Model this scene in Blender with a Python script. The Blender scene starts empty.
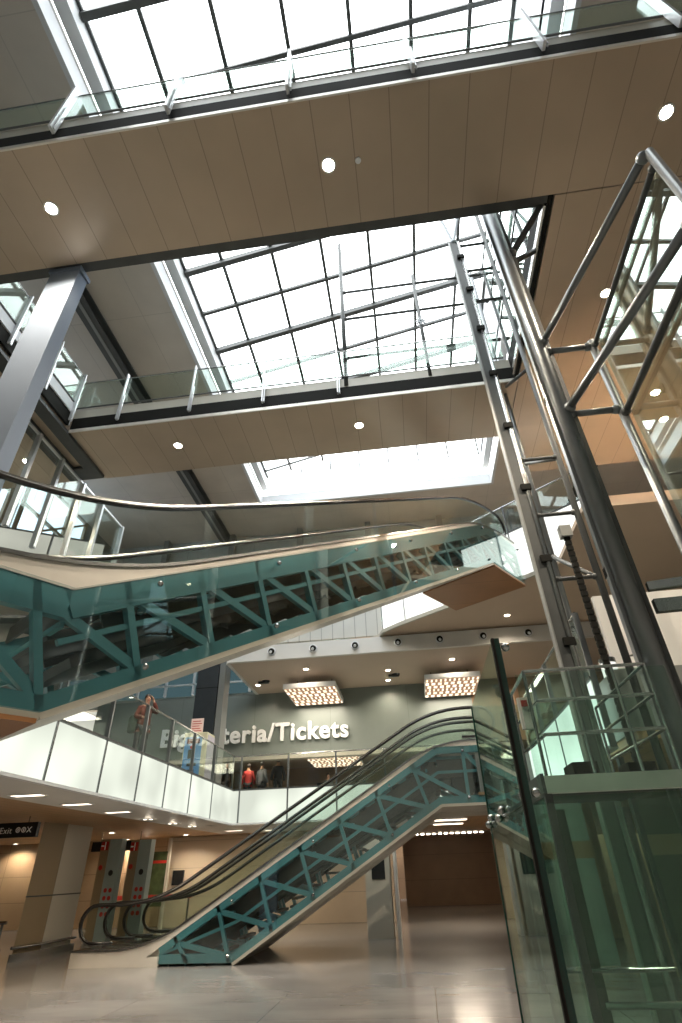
import bpy, bmesh, math, random
from mathutils import Vector, Matrix
random.seed(7)
C = bpy.context.scene.collection
PI = math.pi

# ------------------------------------------------------------------ materials
def nodes(name):
    m = bpy.data.materials.new(name); m.use_nodes = True
    nt = m.node_tree; nt.nodes.clear()
    out = nt.nodes.new('ShaderNodeOutputMaterial')
    return m, nt, out

def pbr(name, col, rough=.5, metal=0., noise=0., nscale=3., spec=.5, stretch=None, bump=0.):
    m, nt, out = nodes(name)
    b = nt.nodes.new('ShaderNodeBsdfPrincipled')
    b.inputs['Base Color'].default_value = (*col, 1)
    b.inputs['Roughness'].default_value = rough
    b.inputs['Metallic'].default_value = metal
    b.inputs['Specular IOR Level'].default_value = spec
    nt.links.new(b.outputs[0], out.inputs[0])
    if noise or bump:
        tc = nt.nodes.new('ShaderNodeTexCoord'); mp = nt.nodes.new('ShaderNodeMapping')
        if stretch: mp.inputs['Scale'].default_value = stretch
        n = nt.nodes.new('ShaderNodeTexNoise'); n.inputs['Scale'].default_value = nscale
        n.inputs['Detail'].default_value = 4
        nt.links.new(tc.outputs['Object'], mp.inputs[0]); nt.links.new(mp.outputs[0], n.inputs['Vector'])
        r = nt.nodes.new('ShaderNodeValToRGB')
        r.color_ramp.elements[0].position = .3; r.color_ramp.elements[1].position = .7
        r.color_ramp.elements[0].color = (*[c * (1 - noise) for c in col], 1)
        r.color_ramp.elements[1].color = (*[min(1, c * (1 + noise)) for c in col], 1)
        nt.links.new(n.outputs[0], r.inputs[0]); nt.links.new(r.outputs[0], b.inputs['Base Color'])
        if bump:
            bp = nt.nodes.new('ShaderNodeBump'); bp.inputs['Strength'].default_value = bump
            nt.links.new(n.outputs[0], bp.inputs['Height']); nt.links.new(bp.outputs[0], b.inputs['Normal'])
    return m

def seamed(name, col, px, py, rough=.4, dark=.55, w=.012, metal=0., off=(0, 0), axes='XY', noise=.06):
    """panelled surface: thin dark joints every px, py metres in world axes"""
    m, nt, out = nodes(name)
    b = nt.nodes.new('ShaderNodeBsdfPrincipled'); b.inputs['Roughness'].default_value = rough
    b.inputs['Metallic'].default_value = metal
    nt.links.new(b.outputs[0], out.inputs[0])
    g = nt.nodes.new('ShaderNodeNewGeometry'); s = nt.nodes.new('ShaderNodeSeparateXYZ')
    nt.links.new(g.outputs['Position'], s.inputs[0])
    masks = []
    for ax, p, o in ((axes[0], px, off[0]), (axes[1], py, off[1])):
        if not p: continue
        a = nt.nodes.new('ShaderNodeMath'); a.operation = 'ADD'; a.inputs[1].default_value = 1000 * p + o
        nt.links.new(s.outputs[ax], a.inputs[0])
        d = nt.nodes.new('ShaderNodeMath'); d.operation = 'MODULO'; d.inputs[1].default_value = p
        nt.links.new(a.outputs[0], d.inputs[0])
        l = nt.nodes.new('ShaderNodeMath'); l.operation = 'LESS_THAN'; l.inputs[1].default_value = w
        nt.links.new(d.outputs[0], l.inputs[0]); masks.append(l)
    mk = masks[0]
    if len(masks) > 1:
        mk = nt.nodes.new('ShaderNodeMath'); mk.operation = 'MAXIMUM'
        nt.links.new(masks[0].outputs[0], mk.inputs[0]); nt.links.new(masks[1].outputs[0], mk.inputs[1])
    n = nt.nodes.new('ShaderNodeTexNoise'); n.inputs['Scale'].default_value = .9; n.inputs['Detail'].default_value = 3
    nt.links.new(g.outputs['Position'], n.inputs['Vector'])
    r = nt.nodes.new('ShaderNodeValToRGB')
    r.color_ramp.elements[0].position = .3; r.color_ramp.elements[1].position = .7
    r.color_ramp.elements[0].color = (*[c * (1 - noise) for c in col], 1)
    r.color_ramp.elements[1].color = (*[c * (1 + noise) for c in col], 1)
    nt.links.new(n.outputs[0], r.inputs[0])
    mx = nt.nodes.new('ShaderNodeMix'); mx.data_type = 'RGBA'
    nt.links.new(mk.outputs[0], mx.inputs[0]); nt.links.new(r.outputs[0], mx.inputs[6])
    mx.inputs[7].default_value = (*[c * dark for c in col], 1)
    nt.links.new(mx.outputs[2], b.inputs['Base Color'])
    return m

def emit(name, col, strength):
    m, nt, out = nodes(name)
    e = nt.nodes.new('ShaderNodeEmission'); e.inputs[0].default_value = (*col, 1); e.inputs[1].default_value = strength
    nt.links.new(e.outputs[0], out.inputs[0]); return m

def glass(name, tint, refl=1.0, rough=.0, base=.04, haze=0.):
    """thin architectural glass: tinted see-through plus fresnel reflection"""
    m, nt, out = nodes(name)
    t = nt.nodes.new('ShaderNodeBsdfTransparent'); t.inputs[0].default_value = (*tint, 1)
    gl = nt.nodes.new('ShaderNodeBsdfGlossy'); gl.inputs['Roughness'].default_value = rough
    gl.inputs[0].default_value = (.9, 1, .96, 1)
    lw = nt.nodes.new('ShaderNodeFresnel'); lw.inputs['IOR'].default_value = 1.5
    # same reflectance from both sides of the pane
    geo = nt.nodes.new('ShaderNodeNewGeometry')
    dt = nt.nodes.new('ShaderNodeVectorMath'); dt.operation = 'DOT_PRODUCT'
    nt.links.new(geo.outputs['Normal'], dt.inputs[0]); nt.links.new(geo.outputs['Incoming'], dt.inputs[1])
    ab = nt.nodes.new('ShaderNodeMath'); ab.operation = 'ABSOLUTE'; nt.links.new(dt.outputs['Value'], ab.inputs[0])
    om = nt.nodes.new('ShaderNodeMath'); om.operation = 'SUBTRACT'; om.inputs[0].default_value = 1
    nt.links.new(ab.outputs[0], om.inputs[1])
    pw = nt.nodes.new('ShaderNodeMath'); pw.operation = 'POWER'; pw.inputs[1].default_value = 4.5
    nt.links.new(om.outputs[0], pw.inputs[0])
    ml = nt.nodes.new('ShaderNodeMath'); ml.operation = 'MULTIPLY_ADD'
    ml.inputs[1].default_value = .85 * refl; ml.inputs[2].default_value = base * refl
    ml.use_clamp = True
    nt.links.new(pw.outputs[0], ml.inputs[0])
    nt.nodes.remove(lw)
    mx = nt.nodes.new('ShaderNodeMixShader')
    nt.links.new(ml.outputs[0], mx.inputs[0]); nt.links.new(t.outputs[0], mx.inputs[1]); nt.links.new(gl.outputs[0], mx.inputs[2])
    last = mx
    if haze:
        df = nt.nodes.new('ShaderNodeBsdfDiffuse'); df.inputs[0].default_value = (.8, .85, .82, 1)
        m2 = nt.nodes.new('ShaderNodeMixShader'); m2.inputs[0].default_value = haze
        nt.links.new(mx.outputs[0], m2.inputs[1]); nt.links.new(df.outputs[0], m2.inputs[2]); last = m2
    nt.links.new(last.outputs[0], out.inputs[0]); return m

def luminous(name, col, strength):
    """backlit frosted panel: brightness varied softly by noise"""
    m, nt, out = nodes(name)
    g = nt.nodes.new('ShaderNodeNewGeometry')
    n = nt.nodes.new('ShaderNodeTexNoise'); n.inputs['Scale'].default_value = .8; n.inputs['Detail'].default_value = 1
    nt.links.new(g.outputs['Position'], n.inputs['Vector'])
    mr = nt.nodes.new('ShaderNodeMapRange'); mr.inputs[1].default_value = .3; mr.inputs[2].default_value = .7
    mr.inputs[3].default_value = strength * .8; mr.inputs[4].default_value = strength * 1.2
    nt.links.new(n.outputs[0], mr.inputs[0])
    e = nt.nodes.new('ShaderNodeEmission'); e.inputs[0].default_value = (*col, 1)
    nt.links.new(mr.outputs[0], e.inputs[1]); nt.links.new(e.outputs[0], out.inputs[0]); return m

def perforated(name, strength):
    """light box face: many small lit rectangles between darker webs"""
    m, nt, out = nodes(name)
    tc = nt.nodes.new('ShaderNodeTexCoord')
    b = nt.nodes.new('ShaderNodeTexBrick')
    b.offset = .37; b.squash = .7; b.squash_frequency = 3; b.offset_frequency = 2
    b.inputs['Scale'].default_value = 1.0
    b.inputs['Brick Width'].default_value = .24; b.inputs['Row Height'].default_value = .42
    b.inputs['Mortar Size'].default_value = .055; b.inputs['Mortar Smooth'].default_value = .1
    b.inputs['Color1'].default_value = (1, .82, .6, 1); b.inputs['Color2'].default_value = (.8, .6, .4, 1)
    b.inputs['Mortar'].default_value = (.17, .1, .06, 1)
    nt.links.new(tc.outputs['Object'], b.inputs['Vector'])
    e = nt.nodes.new('ShaderNodeEmission'); e.inputs[1].default_value = strength
    nt.links.new(b.outputs['Color'], e.inputs[0]); nt.links.new(e.outputs[0], out.inputs[0]); return m

M = {}
M['soffit'] = seamed('bronze_soffit_panels', (.50, .40, .30), .62, 0, rough=.35, dark=.6, w=.014, metal=.3, noise=.06)
M['soffit_tan'] = pbr('tan_soffit', (.62, .48, .36), .5, noise=.04, nscale=.6)
M['ceil'] = seamed('roof_ceiling_board', (.58, .53, .47), 2.4, 2.4, rough=.7, dark=.8, w=.02)
M['hallceil'] = pbr('ticket_hall_ceiling', (.55, .45, .36), .55, noise=.04, nscale=.5)
M['white'] = pbr('white_fascia', (.72, .71, .68), .45, noise=.03, nscale=1)
M['kerb'] = pbr('white_kerb_paint', (.66, .68, .7), .6, noise=.02, nscale=1)
M['grey'] = pbr('grey_paint', (.25, .26, .25), .5, noise=.06, nscale=.7)
M['midgrey'] = pbr('mid_grey_cladding', (.26, .28, .28), .32, noise=.06, nscale=.6, metal=.2)
M['backwall'] = seamed('grey_back_wall_panels', (.46, .48, .47), 3.6, 1.6, rough=.35, dark=.7, w=.03, axes='XZ')
M['black'] = pbr('black_fascia_channel', (.016, .016, .014), .75, noise=.1, spec=.12)
M['darksteel'] = pbr('dark_grey_steel', (.075, .08, .08), .5, metal=.15, noise=.1)
M['bluegrey'] = pbr('blue_grey_painted_steel', (.2, .245, .32), .85, noise=.04, nscale=1, spec=.1)
M['steel'] = pbr('brushed_steel', (.42, .43, .43), .24, metal=1, noise=.05, nscale=6)
M['tube'] = pbr('galvanised_tube', (.2, .215, .225), .35, metal=.7, noise=.06, nscale=3)
M['alu'] = pbr('pale_aluminium', (.78, .8, .82), .35, metal=.35, noise=.03)
M['teal'] = pbr('teal_painted_steel', (.07, .25, .28), .38, noise=.07, nscale=2)
M['cream'] = pbr('stainless_deck_cladding', (.8, .76, .69), .32, metal=.25, noise=.04)
M['rubber'] = pbr('black_rubber_handrail', (.015, .013, .012), .28, noise=.1)
M['mach'] = pbr('dark_escalator_machinery', (.03, .026, .022), .5, noise=.4, nscale=5)
M['step'] = pbr('ribbed_step_metal', (.11, .1, .09), .4, metal=.7, noise=.2, nscale=8)
M['wood'] = seamed('cherry_wood_veneer', (.36, .17, .07), 0, 1.35, rough=.32, dark=.45, w=.014, noise=.12)
M['woodceil'] = seamed('warm_wood_ceiling', (.5, .3, .15), .3, 0, rough=.45, dark=.6, w=.02, noise=.1)
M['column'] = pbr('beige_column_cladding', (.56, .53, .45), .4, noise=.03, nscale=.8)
M['columntan'] = pbr('tan_and_shaded_cladding', (.30, .23, .14), .4, noise=.03, nscale=.8)  # plain tan; on the column it carries the shade of one face
M['beige'] = seamed('beige_ground_wall', (.6, .5, .38), 0, .95, rough=.45, dark=.6, w=.015, axes='XZ')
M['tanwall'] = seamed('tan_panelled_wall', (.46, .33, .2), 1.8, .9, rough=.4, dark=.6, w=.02, axes='XZ')
M['brownwall'] = seamed('brown_corridor_wall', (.3, .19, .11), 0, 1.1, rough=.45, dark=.6, w=.02, axes='XZ', noise=.15)
M['signwall'] = seamed('satin_green_grey_sign_band', (.22, .255, .235), 3.2, 0, rough=.35, dark=.75, w=.02, axes='XZ')
M['letter'] = pbr('white_letters', (.93, .95, .95), .6)
M['glass'] = glass('clear_glass', (.95, .975, .96))
M['rail_glass'] = glass('pale_green_rail_glass', (.86, .915, .88), 1.4)
M['lift_glass'] = glass('green_lift_glass', (.83, .92, .875), 1.0, base=.04)
M['shaft_glass'] = glass('shaft_glass', (.86, .9, .86), 2.4, base=.07)
M['roof_glass'] = glass('roof_glass', (.95, .98, 1.0), .6)
M['clad_glass'] = glass('escalator_cladding_glass', (.93, .96, .965), 1.8, base=.06)
M['edge'] = pbr('dark_green_glass_edge', (.012, .045, .035), .15, noise=.1)
M['lum'] = luminous('backlit_frosted_panel', (.95, 1.0, .86), .5)
M['lumw'] = luminous('backlit_white_panel', (.97, .99, .93), .8)
M['lumcyl'] = luminous('lit_cylinder', (1.0, .98, .9), .75)
M['lumd'] = luminous('dim_cream_panel', (1, .97, .85), .3)
M['lens'] = emit('lamp_lens', (1, .83, .6), 60)
M['lens_s'] = emit('small_lamp_lens', (1, .85, .66), 12)
M['lens_d'] = emit('dim_lamp_lens', (1, .87, .7), 2.2)
M['strip'] = emit('strip_lamp', (1, .84, .66), 2.5)
M['perf'] = perforated('perforated_light_box', 1.25)
M['red'] = pbr('red_cloth', (.45, .035, .03), .8, noise=.15)
M['orange'] = pbr('rust_orange_jacket', (.1, .019, .01), .8, noise=.15)
M['darkcloth'] = pbr('dark_cloth', (.035, .035, .04), .85, noise=.2)
M['greycloth'] = pbr('grey_cloth', (.12, .13, .14), .85, noise=.2)
M['bag'] = pbr('dark_green_bag', (.02, .045, .035), .7, noise=.2)
M['skin'] = pbr('skin', (.52, .31, .21), .55, noise=.05)
M['hair'] = pbr('dark_hair', (.025, .017, .012), .6, noise=.2)
M['blue'] = pbr('blue_kiosk_face', (.12, .32, .62), .4, noise=.06)
M['kcream'] = pbr('cream_kiosk_body', (.62, .6, .42), .45, noise=.04)
M['lilac'] = pbr('pale_lilac_side', (.55, .52, .6), .45, noise=.04)
M['screen'] = pbr('dark_red_display', (.12, .01, .012), .2, noise=.1)
M['paper'] = pbr('pinkish_notice', (.85, .68, .64), .7, noise=.03)
M['redpaint'] = pbr('red_signal_paint', (.5, .03, .02), .45, noise=.1)
M['totem'] = pbr('pale_blue_grey_totem', (.33, .42, .42), .4, noise=.06)
M['signblack'] = pbr('black_sign', (.012, .014, .016), .35, noise=.1)
M['green'] = pbr('dark_green_poster', (.07, .1, .04), .4, noise=.4, nscale=4)
M['paleglassgreen'] = pbr('pale_green_lift_lobby_panel', (.25, .31, .285), .35, noise=.1)
M['lobby'] = pbr('dark_olive_lobby_cladding', (.05, .055, .04), .4, noise=.2)

def floor_mat():
    m, nt, out = nodes('polished_stone_floor')
    b = nt.nodes.new('ShaderNodeBsdfPrincipled'); b.inputs['Roughness'].default_value = .16
    b.inputs['Specular IOR Level'].default_value = .6
    g = nt.nodes.new('ShaderNodeNewGeometry')
    n = nt.nodes.new('ShaderNodeTexNoise'); n.inputs['Scale'].default_value = .55; n.inputs['Detail'].default_value = 8
    n.inputs['Roughness'].default_value = .62
    mp = nt.nodes.new('ShaderNodeMapping'); mp.inputs['Scale'].default_value = (.6, 1.7, 1)
    nt.links.new(g.outputs['Position'], mp.inputs[0]); nt.links.new(mp.outputs[0], n.inputs['Vector'])
    r = nt.nodes.new('ShaderNodeValToRGB')
    r.color_ramp.elements[0].position = .32; r.color_ramp.elements[0].color = (.23, .22, .21, 1)
    r.color_ramp.elements[1].position = .7; r.color_ramp.elements[1].color = (.36, .345, .33, 1)
    nt.links.new(n.outputs[0], r.inputs[0])
    br = nt.nodes.new('ShaderNodeTexBrick'); br.offset = 0
    br.inputs['Scale'].default_value = 1; br.inputs['Brick Width'].default_value = 2.4; br.inputs['Row Height'].default_value = 2.4
    br.inputs['Mortar Size'].default_value = .006
    br.inputs['Color1'].default_value = (1, 1, 1, 1); br.inputs['Color2'].default_value = (.95, .94, .93, 1)
    br.inputs['Mortar'].default_value = (.55, .52, .5, 1)
    nt.links.new(g.outputs['Position'], br.inputs['Vector'])
    mx = nt.nodes.new('ShaderNodeMix'); mx.data_type = 'RGBA'; mx.blend_type = 'MULTIPLY'; mx.inputs[0].default_value = 1
    nt.links.new(r.outputs[0], mx.inputs[6]); nt.links.new(br.outputs['Color'], mx.inputs[7])
    nt.links.new(mx.outputs[2], b.inputs['Base Color']); nt.links.new(b.outputs[0], out.inputs[0])
    return m
M['floor'] = floor_mat()

# ------------------------------------------------------------------ mesh helpers
class MB:
    def __init__(s): s.bm = bmesh.new()
    def box(s, x0, x1, y0, y1, z0, z1):
        v = [s.bm.verts.new(p) for p in ((x0,y0,z0),(x1,y0,z0),(x1,y1,z0),(x0,y1,z0),(x0,y0,z1),(x1,y0,z1),(x1,y1,z1),(x0,y1,z1))]
        for f in ((0,3,2,1),(4,5,6,7),(0,1,5,4),(1,2,6,5),(2,3,7,6),(3,0,4,7)): s.bm.faces.new([v[i] for i in f])
        return s
    def loft(s, rings, cap=True, closed=False):
        R = [[s.bm.verts.new(p) for p in r] for r in rings]; n = len(R[0])
        pairs = list(zip(R, R[1:])) + ([(R[-1], R[0])] if closed else [])
        for a, b in pairs:
            for i in range(n):
                try: s.bm.faces.new((a[i], a[(i+1) % n], b[(i+1) % n], b[i]))
                except ValueError: pass
        if cap and not closed:
            s.bm.faces.new(R[0][::-1]); s.bm.faces.new(R[-1])
        return s
    def bar(s, p, q, w, h, up=(0, 0, 1)):
        """box from p to q: w across, h along 'up'"""
        p, q = Vector(p), Vector(q); d = (q - p).normalized(); up = Vector(up)
        if abs(d.dot(up)) > .99: up = Vector((0, 1, 0)) if abs(d.y) < .9 else Vector((1, 0, 0))
        sx = d.cross(up).normalized(); uz = sx.cross(d)
        c = [(-w/2, -h/2), (w/2, -h/2), (w/2, h/2), (-w/2, h/2)]
        return s.loft([[tuple(o + sx*a + uz*b) for a, b in c] for o in (p, q)])
    def tube(s, p, q, r, n=14, r2=None):
        p, q = Vector(p), Vector(q); d = (q - p).normalized()
        up = Vector((0, 0, 1)) if abs(d.z) < .9 else Vector((1, 0, 0))
        a = d.cross(up).normalized(); b = a.cross(d)
        r2 = r if r2 is None else r2
        return s.loft([[tuple(o + a*(rr*math.cos(t)) + b*(rr*math.sin(t))) for t in [2*PI*i/n for i in range(n)]] for o, rr in ((p, r), (q, r2))])
    def ball(s, c, r, seg=12):
        bmesh.ops.create_uvsphere(s.bm, u_segments=seg, v_segments=seg//2+1, radius=r, matrix=Matrix.Translation(c)); return s
    def prism(s, pts, z0, z1):
        """polygon in xy raised from z0 to z1"""
        return s.loft([[(x, y, z0) for x, y in pts], [(x, y, z1) for x, y in pts]])
    def sweep(s, path, prof, lat):
        """path: 3-D points; prof: (lateral, normal) pairs; lat: lateral unit vector"""
        lat = Vector(lat); P = [Vector(p) for p in path]; rings = []
        for i, p in enumerate(P):
            d = (P[min(i+1, len(P)-1)] - P[max(i-1, 0)]).normalized()
            nn = lat.cross(d).normalized()
            rings.append([tuple(p + lat*a + nn*b) for a, b in prof])
        return s.loft(rings)
    def slabpoly(s, pts, t0, t1):
        """polygon in the local (x,z) plane, thick from y=t0 to y=t1"""
        return s.loft([[(x, t0, z) for x, z in pts], [(x, t1, z) for x, z in pts]])
    def build(s, name, mat, parent=None, bevel=0, smooth=False):
        bmesh.ops.recalc_face_normals(s.bm, faces=s.bm.faces[:])
        me = bpy.data.meshes.new(name); s.bm.to_mesh(me); s.bm.free()
        if smooth:
            for p in me.polygons: p.use_smooth = True
        o = bpy.data.objects.new(name, me); C.objects.link(o)
        me.materials.append(mat if not isinstance(mat, str) else M[mat])
        if parent is not None: o.parent = parent
        if bevel:
            b = o.modifiers.new('bevel', 'BEVEL'); b.width = bevel; b.segments = 2; b.limit_method = 'ANGLE'
        if smooth:
            pass
        return o

def thing(name, label, cat, loc=(0, 0, 0), rz=0, group=None):
    o = bpy.data.objects.new(name, None); C.objects.link(o)
    o.empty_display_size = .2
    o.location = loc; o.rotation_euler = (0, 0, rz)
    o['label'] = label; o['category'] = cat
    if group: o['group'] = group
    return o
def tag(o, label, cat, group=None, kind=None):
    o['label'] = label; o['category'] = cat
    if group: o['group'] = group
    if kind: o['kind'] = kind
    return o
def struct(name, mb, mat, label=None, cat=None):
    o = mb.build(name, mat); o['kind'] = 'structure'
    if label: o['label'] = label
    if cat: o['category'] = cat
    return o
def children(o): return [c for c in bpy.data.objects if c.parent == o]
def copy_tree(o, parent=None):
    c = o.copy(); C.objects.link(c); c.parent = parent
    for ch in children(o): copy_tree(ch, c)
    return c

# ------------------------------------------------------------------ room shell
F1, F2, F3, ZR = 4.0, 9.4, 12.3, 16.5          # floor levels and roof ceiling height
struct('floor', MB().box(-22, 16, -4, 42, -.3, 0), 'floor', 'polished pinkish grey stone floor of the ground level', 'floor')
# roof ceiling round the skylight
mb = MB(); mb.box(-22, -6.1, -4, 25, ZR, ZR+.3); mb.box(4.9, 16, -4, 25, ZR, ZR+.3); mb.box(-6.1, 4.9, 20.5, 25, ZR, ZR+.3); mb.box(-6.1, 4.9, -4, 0, ZR, ZR+.3)
struct('ceiling', mb, 'ceil', 'grey brown roof ceiling round the long skylight', 'ceiling')
# walls above the galleries
struct('wall_back', MB().box(-22, 16, 23.3, 23.6, 8.0, ZR), 'backwall', 'grey panelled rear wall of the upper gallery', 'wall')
struct('wall_left', MB().box(-22.3, -22, -4, 42, 0, ZR), 'grey', 'grey wall far behind the left galleries', 'wall')
struct('wall_right', MB().box(16, 16.3, -4, 42, 0, ZR), 'grey', 'grey wall far behind the right galleries', 'wall')
struct('wall_far', MB().box(-22, 16, 42, 42.3, 0, ZR), 'brownwall', 'brown wall closing the far end of the building', 'wall')
struct('wall_front', MB().box(-22, 16, -4.3, -4, 0, ZR), 'grey', 'grey wall behind the viewpoint', 'wall')
# ground level, far side
struct('wall_corridor', MB().box(-1.0, 4.6, 34, 34.3, 0, 3.1).box(4.6, 4.9, 18, 34, 0, 3.1), 'brownwall', 'brown panelled end of the ground level corridor', 'wall')
struct('wall_ground', MB().box(-22, -10.5, 25.6, 25.9, 0, 3.02), 'tanwall', 'tan panelled wall behind the ticket gates', 'wall')
struct('wall_corner', MB().box(-10.5, -1.2, 25, 25.3, 0, 3.0), 'beige', 'beige panelled wall under the far balcony', 'wall')

# L1 slab (left gallery, far gallery, right gallery) -----------------------------
mb = MB()
mb.box(-22, -6.3, -4, 40, 3.12, F1-.02)
mb.box(-6.3, 1.55, 19.7, 40, 3.12, F1-.02)
mb.box(1.55, 16, 14.7, 40, 3.12, F1-.02)
mb.box(3.05, 16, 8.2, 14.7, 3.12, F1-.02)
struct('floor_first_level', mb, 'grey', 'first level gallery slab carrying the lit parapets', 'floor')
mb = MB()
mb.box(-7.9, -6.2, -4, 19.6, 3.0, 3.12); mb.box(-7.9, 1.5, 19.6, 24.0, 3.0, 3.12)
struct('ceiling_border', mb, 'white', 'pale grey soffit band along the edge of the first level gallery', 'ceiling')
mb = MB(); mb.box(-22, -7.9, -4, 40, 3.02, 3.12); mb.box(-7.9, 16, 24.0, 40, 3.02, 3.12); mb.box(1.5, 16, 14.7, 24.0, 3.02, 3.12)
mb.box(3.1, 16, 8.2, 14.7, 3.02, 3.12)
struct('ceiling_ground', mb, 'woodceil', 'warm wood ceiling over the ground level', 'ceiling')

# ticket hall: soffit at 8.0, fascia at y=18.4, sign wall at y=22.5
mb = MB(); mb.box(-6.3, 16, 18.4, 23.3, 8.0, 8.6)
struct('ceiling_ticket_hall', mb, 'hallceil', 'taupe ceiling of the ticket hall with two glowing light boxes', 'ceiling')
struct('trim_1', MB().box(-6.34, 16, 18.28, 18.42, 8.0, 8.55).box(-6.4, -6.28, 18.42, 23.3, 7.98, 8.55), 'white', 'white fascia band above the ticket hall holding the spotlights', 'fascia')
# tickets wall
struct('wall_sign', MB().box(-13.5, 2.6, 22.5, 22.8, 5.55, 8.0), 'signwall', 'grey green band wall carrying the Biglietteria/Tickets letters', 'wall')
struct('trim_2', MB().box(-13.5, 2.6, 22.44, 22.86, 5.4, 5.56), 'column', 'pale beige edge strip under the sign wall', 'trim')
struct('ceiling_shop', MB().box(-22, 16, 22.85, 34, 6.3, 6.4), 'hallceil', 'taupe ceiling of the ticket office', 'ceiling')
struct('wall_shop', MB().box(-22, 16, 31, 31.3, F1, 6.3).box(2.6,16,22.5,22.8,5.6,8.0), 'brownwall', 'dark brown rear wall of the ticket office', 'wall')

# L2 slab: diagonal gallery by the head of the long escalator
L2poly = [(-6.4, 18.7), (-1.1, 18.7), (-.75, 18.45), (-.6, 18.0), (0, 17.46), (1.54, 16.30), (3.92, 14.5), (4.6, 13.9), (4.6, 11.0), (16, 11.0), (16, 23.3), (-6.4, 23.3)]
struct('floor_second_level', MB().prism([(x, y+.02) for x, y in L2poly], 8.6, 8.72).prism([(x+.5, y+.8) for x, y in L2poly[1:-2]]+[(15.9,12),(15.9,23.2),(-6,23.2)], 8.72, F2), 'soffit_tan', 'tan underside of the second level gallery', 'floor')
mb = MB(); mb.prism([(-22, 6.1), (-14.3, 10.75), (-9.15, 13.85), (-9.15, 16), (-22, 16)], 8.95, 9.46)
struct('floor_left_gallery', mb, 'hallceil', 'second level gallery slab on the left', 'floor')
# L3 slab left and right, bronze soffit
struct('ceiling_left_gallery', MB().box(-22, -8.32, 5.4, 11.6, 11.62, F3), 'soffit', 'bronze panelled underside of the upper left gallery', 'ceiling')
mb = MB(); mb.box(3.52, 16, 5.16, 11.8, 11.6, F3).box(3.9,16,11.8,13.4,11.6,F3)
struct('ceiling_right_gallery', mb, 'soffit', 'bronze panelled underside of the upper right gallery', 'ceiling')
struct('trim_3', MB().box(3.42, 3.5, 5.14, 9.55, 11.62, F3+.1), 'black', 'black edge channel along the right side of the bridge opening', 'trim')
struct('trim_4', MB().box(3.36, 3.42, 5.3, 9.4, 11.66, 11.8), 'steel', 'thin steel lip on the black edge channel', 'trim')

# ------------------------------------------------------------------ skylight
sk = thing('skylight', 'long sloping glazed skylight with white kerb over the atrium', 'skylight', (0, 0, ZR))
def kerb(name, mat, off, z0, z1, t=.12):
    x0, x1, y0, y1 = -6.1+off, 4.9-off, 0+off, 20.5-off
    m = MB(); m.box(x0-t, x0, y0-t, y1+t, z0, z1); m.box(x1, x1+t, y0-t, y1+t, z0, z1)
    if z0 < .3: m.box(x0, x1, y1, y1+t, z0, z1)
    m.box(x0, x1, y0-t, y0, z0, z1)
    return m.build(name, mat, sk)
kerb('kerb', 'kerb', .02, 0-.06, .5)
kerb('kerb_recess', 'grey', -.1, .5, .95)
kerb('upper_kerb', 'kerb', .25, .9, 1.6, .3)
def gz(x): return 1.5 + .255*(x+5.8)
mb = MB()
X0, X1, Y0, Y1 = -5.85, 4.65, .25, 20.25
# side infill walls under the sloping edge
mb.loft([[(X0, y, 1.4), (X1, y, 1.4), (X1, y, gz(X1)+.05), (X0, y, gz(X0)+.05)] for y in (Y0-.08, Y0)])
mb.box(X1, X1+.1, Y0, Y1, 1.4, gz(X1)+.05)
mb.build('gable_wall', 'kerb', sk)
mb = MB()
mb.loft([[(X0, y, gz(X0)), (X1, y, gz(X1)), (X1, y, gz(X1)+.012), (X0, y, gz(X0)+.012)] for y in (Y0, Y1)])
mb.build('roof_glazing', 'roof_glass', sk)
MB().loft([[(X0-.2, y, .5), (X1+.2, y, .5), (X1+.2, y, gz(X1)), (X0-.2, y, gz(X0))] for y in (20.4, 20.42)]).build('end_glazing', 'roof_glass', sk)
eg = [o for o in bpy.data.objects if o.name == 'end_glazing'][0]
for k in range(8): MB().box(-5.6+k*1.45, -5.53+k*1.45, 20.3, 20.38, 1.6, gz(-5.6+k*1.45)).build('end_mullion', 'darksteel', eg)
for x in (-5.82, -4.62, -3.02, -1.4, .2, 1.8, 3.4, 4.6):
    MB().bar((x, Y0, gz(x)-.03), (x, Y1, gz(x)-.03), .1, .1).build('glazing_bar', 'darksteel', sk)
y = 1.3; k = 0
while y < 19.9:
    h, w = ((.2, .17) if k % 2 else (.12, .11))
    MB().bar((X0, y, gz(X0)-.02-h/2), (X1, y, gz(X1)-.02-h/2), w, h).build('purlin', 'darksteel', sk); y += 1.58; k += 1
MB().bar((X0, 19.7, gz(X0)-.08), (X1, 19.7, gz(X1)-.08), .07, .09).build('purlin', 'darksteel', sk)
# roof beams
for x, lab in ((-8.68, 'dark steel roof beam beside the skylight on the left'), (9.1, 'dark steel roof beam right of the skylight')):
    b = thing('roof_beam', lab, 'beam', (x, 0, 16.1))
    mb = MB(); mb.box(-.24, .24, 3, 23.3, -.03, 0).box(-.03, .03, 3, 23.3, 0, .34).box(-.24, .24, 3, 23.3, .34, .4)
    mb.build('flange', 'darksteel', b)
    MB().box(-.05, .05, 3, 23.3, -.05, -.03).build('lower_rib', 'grey', b)
# fins on the rear wall
for i, x in enumerate((-11.9, -8.3, -4.7, -1.15, 2.5, 6.1, 9.7)):
    o = MB().box(x-.14, x+.14, 22.9, 23.3, F2, ZR).build('wall_fin', 'grey', None)
    tag(o, 'grey vertical wall fin, %s along the rear gallery wall from the left' % ('first','second','third','fourth','fifth','sixth','seventh')[i], 'fin', 'fins on the rear wall')
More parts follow.
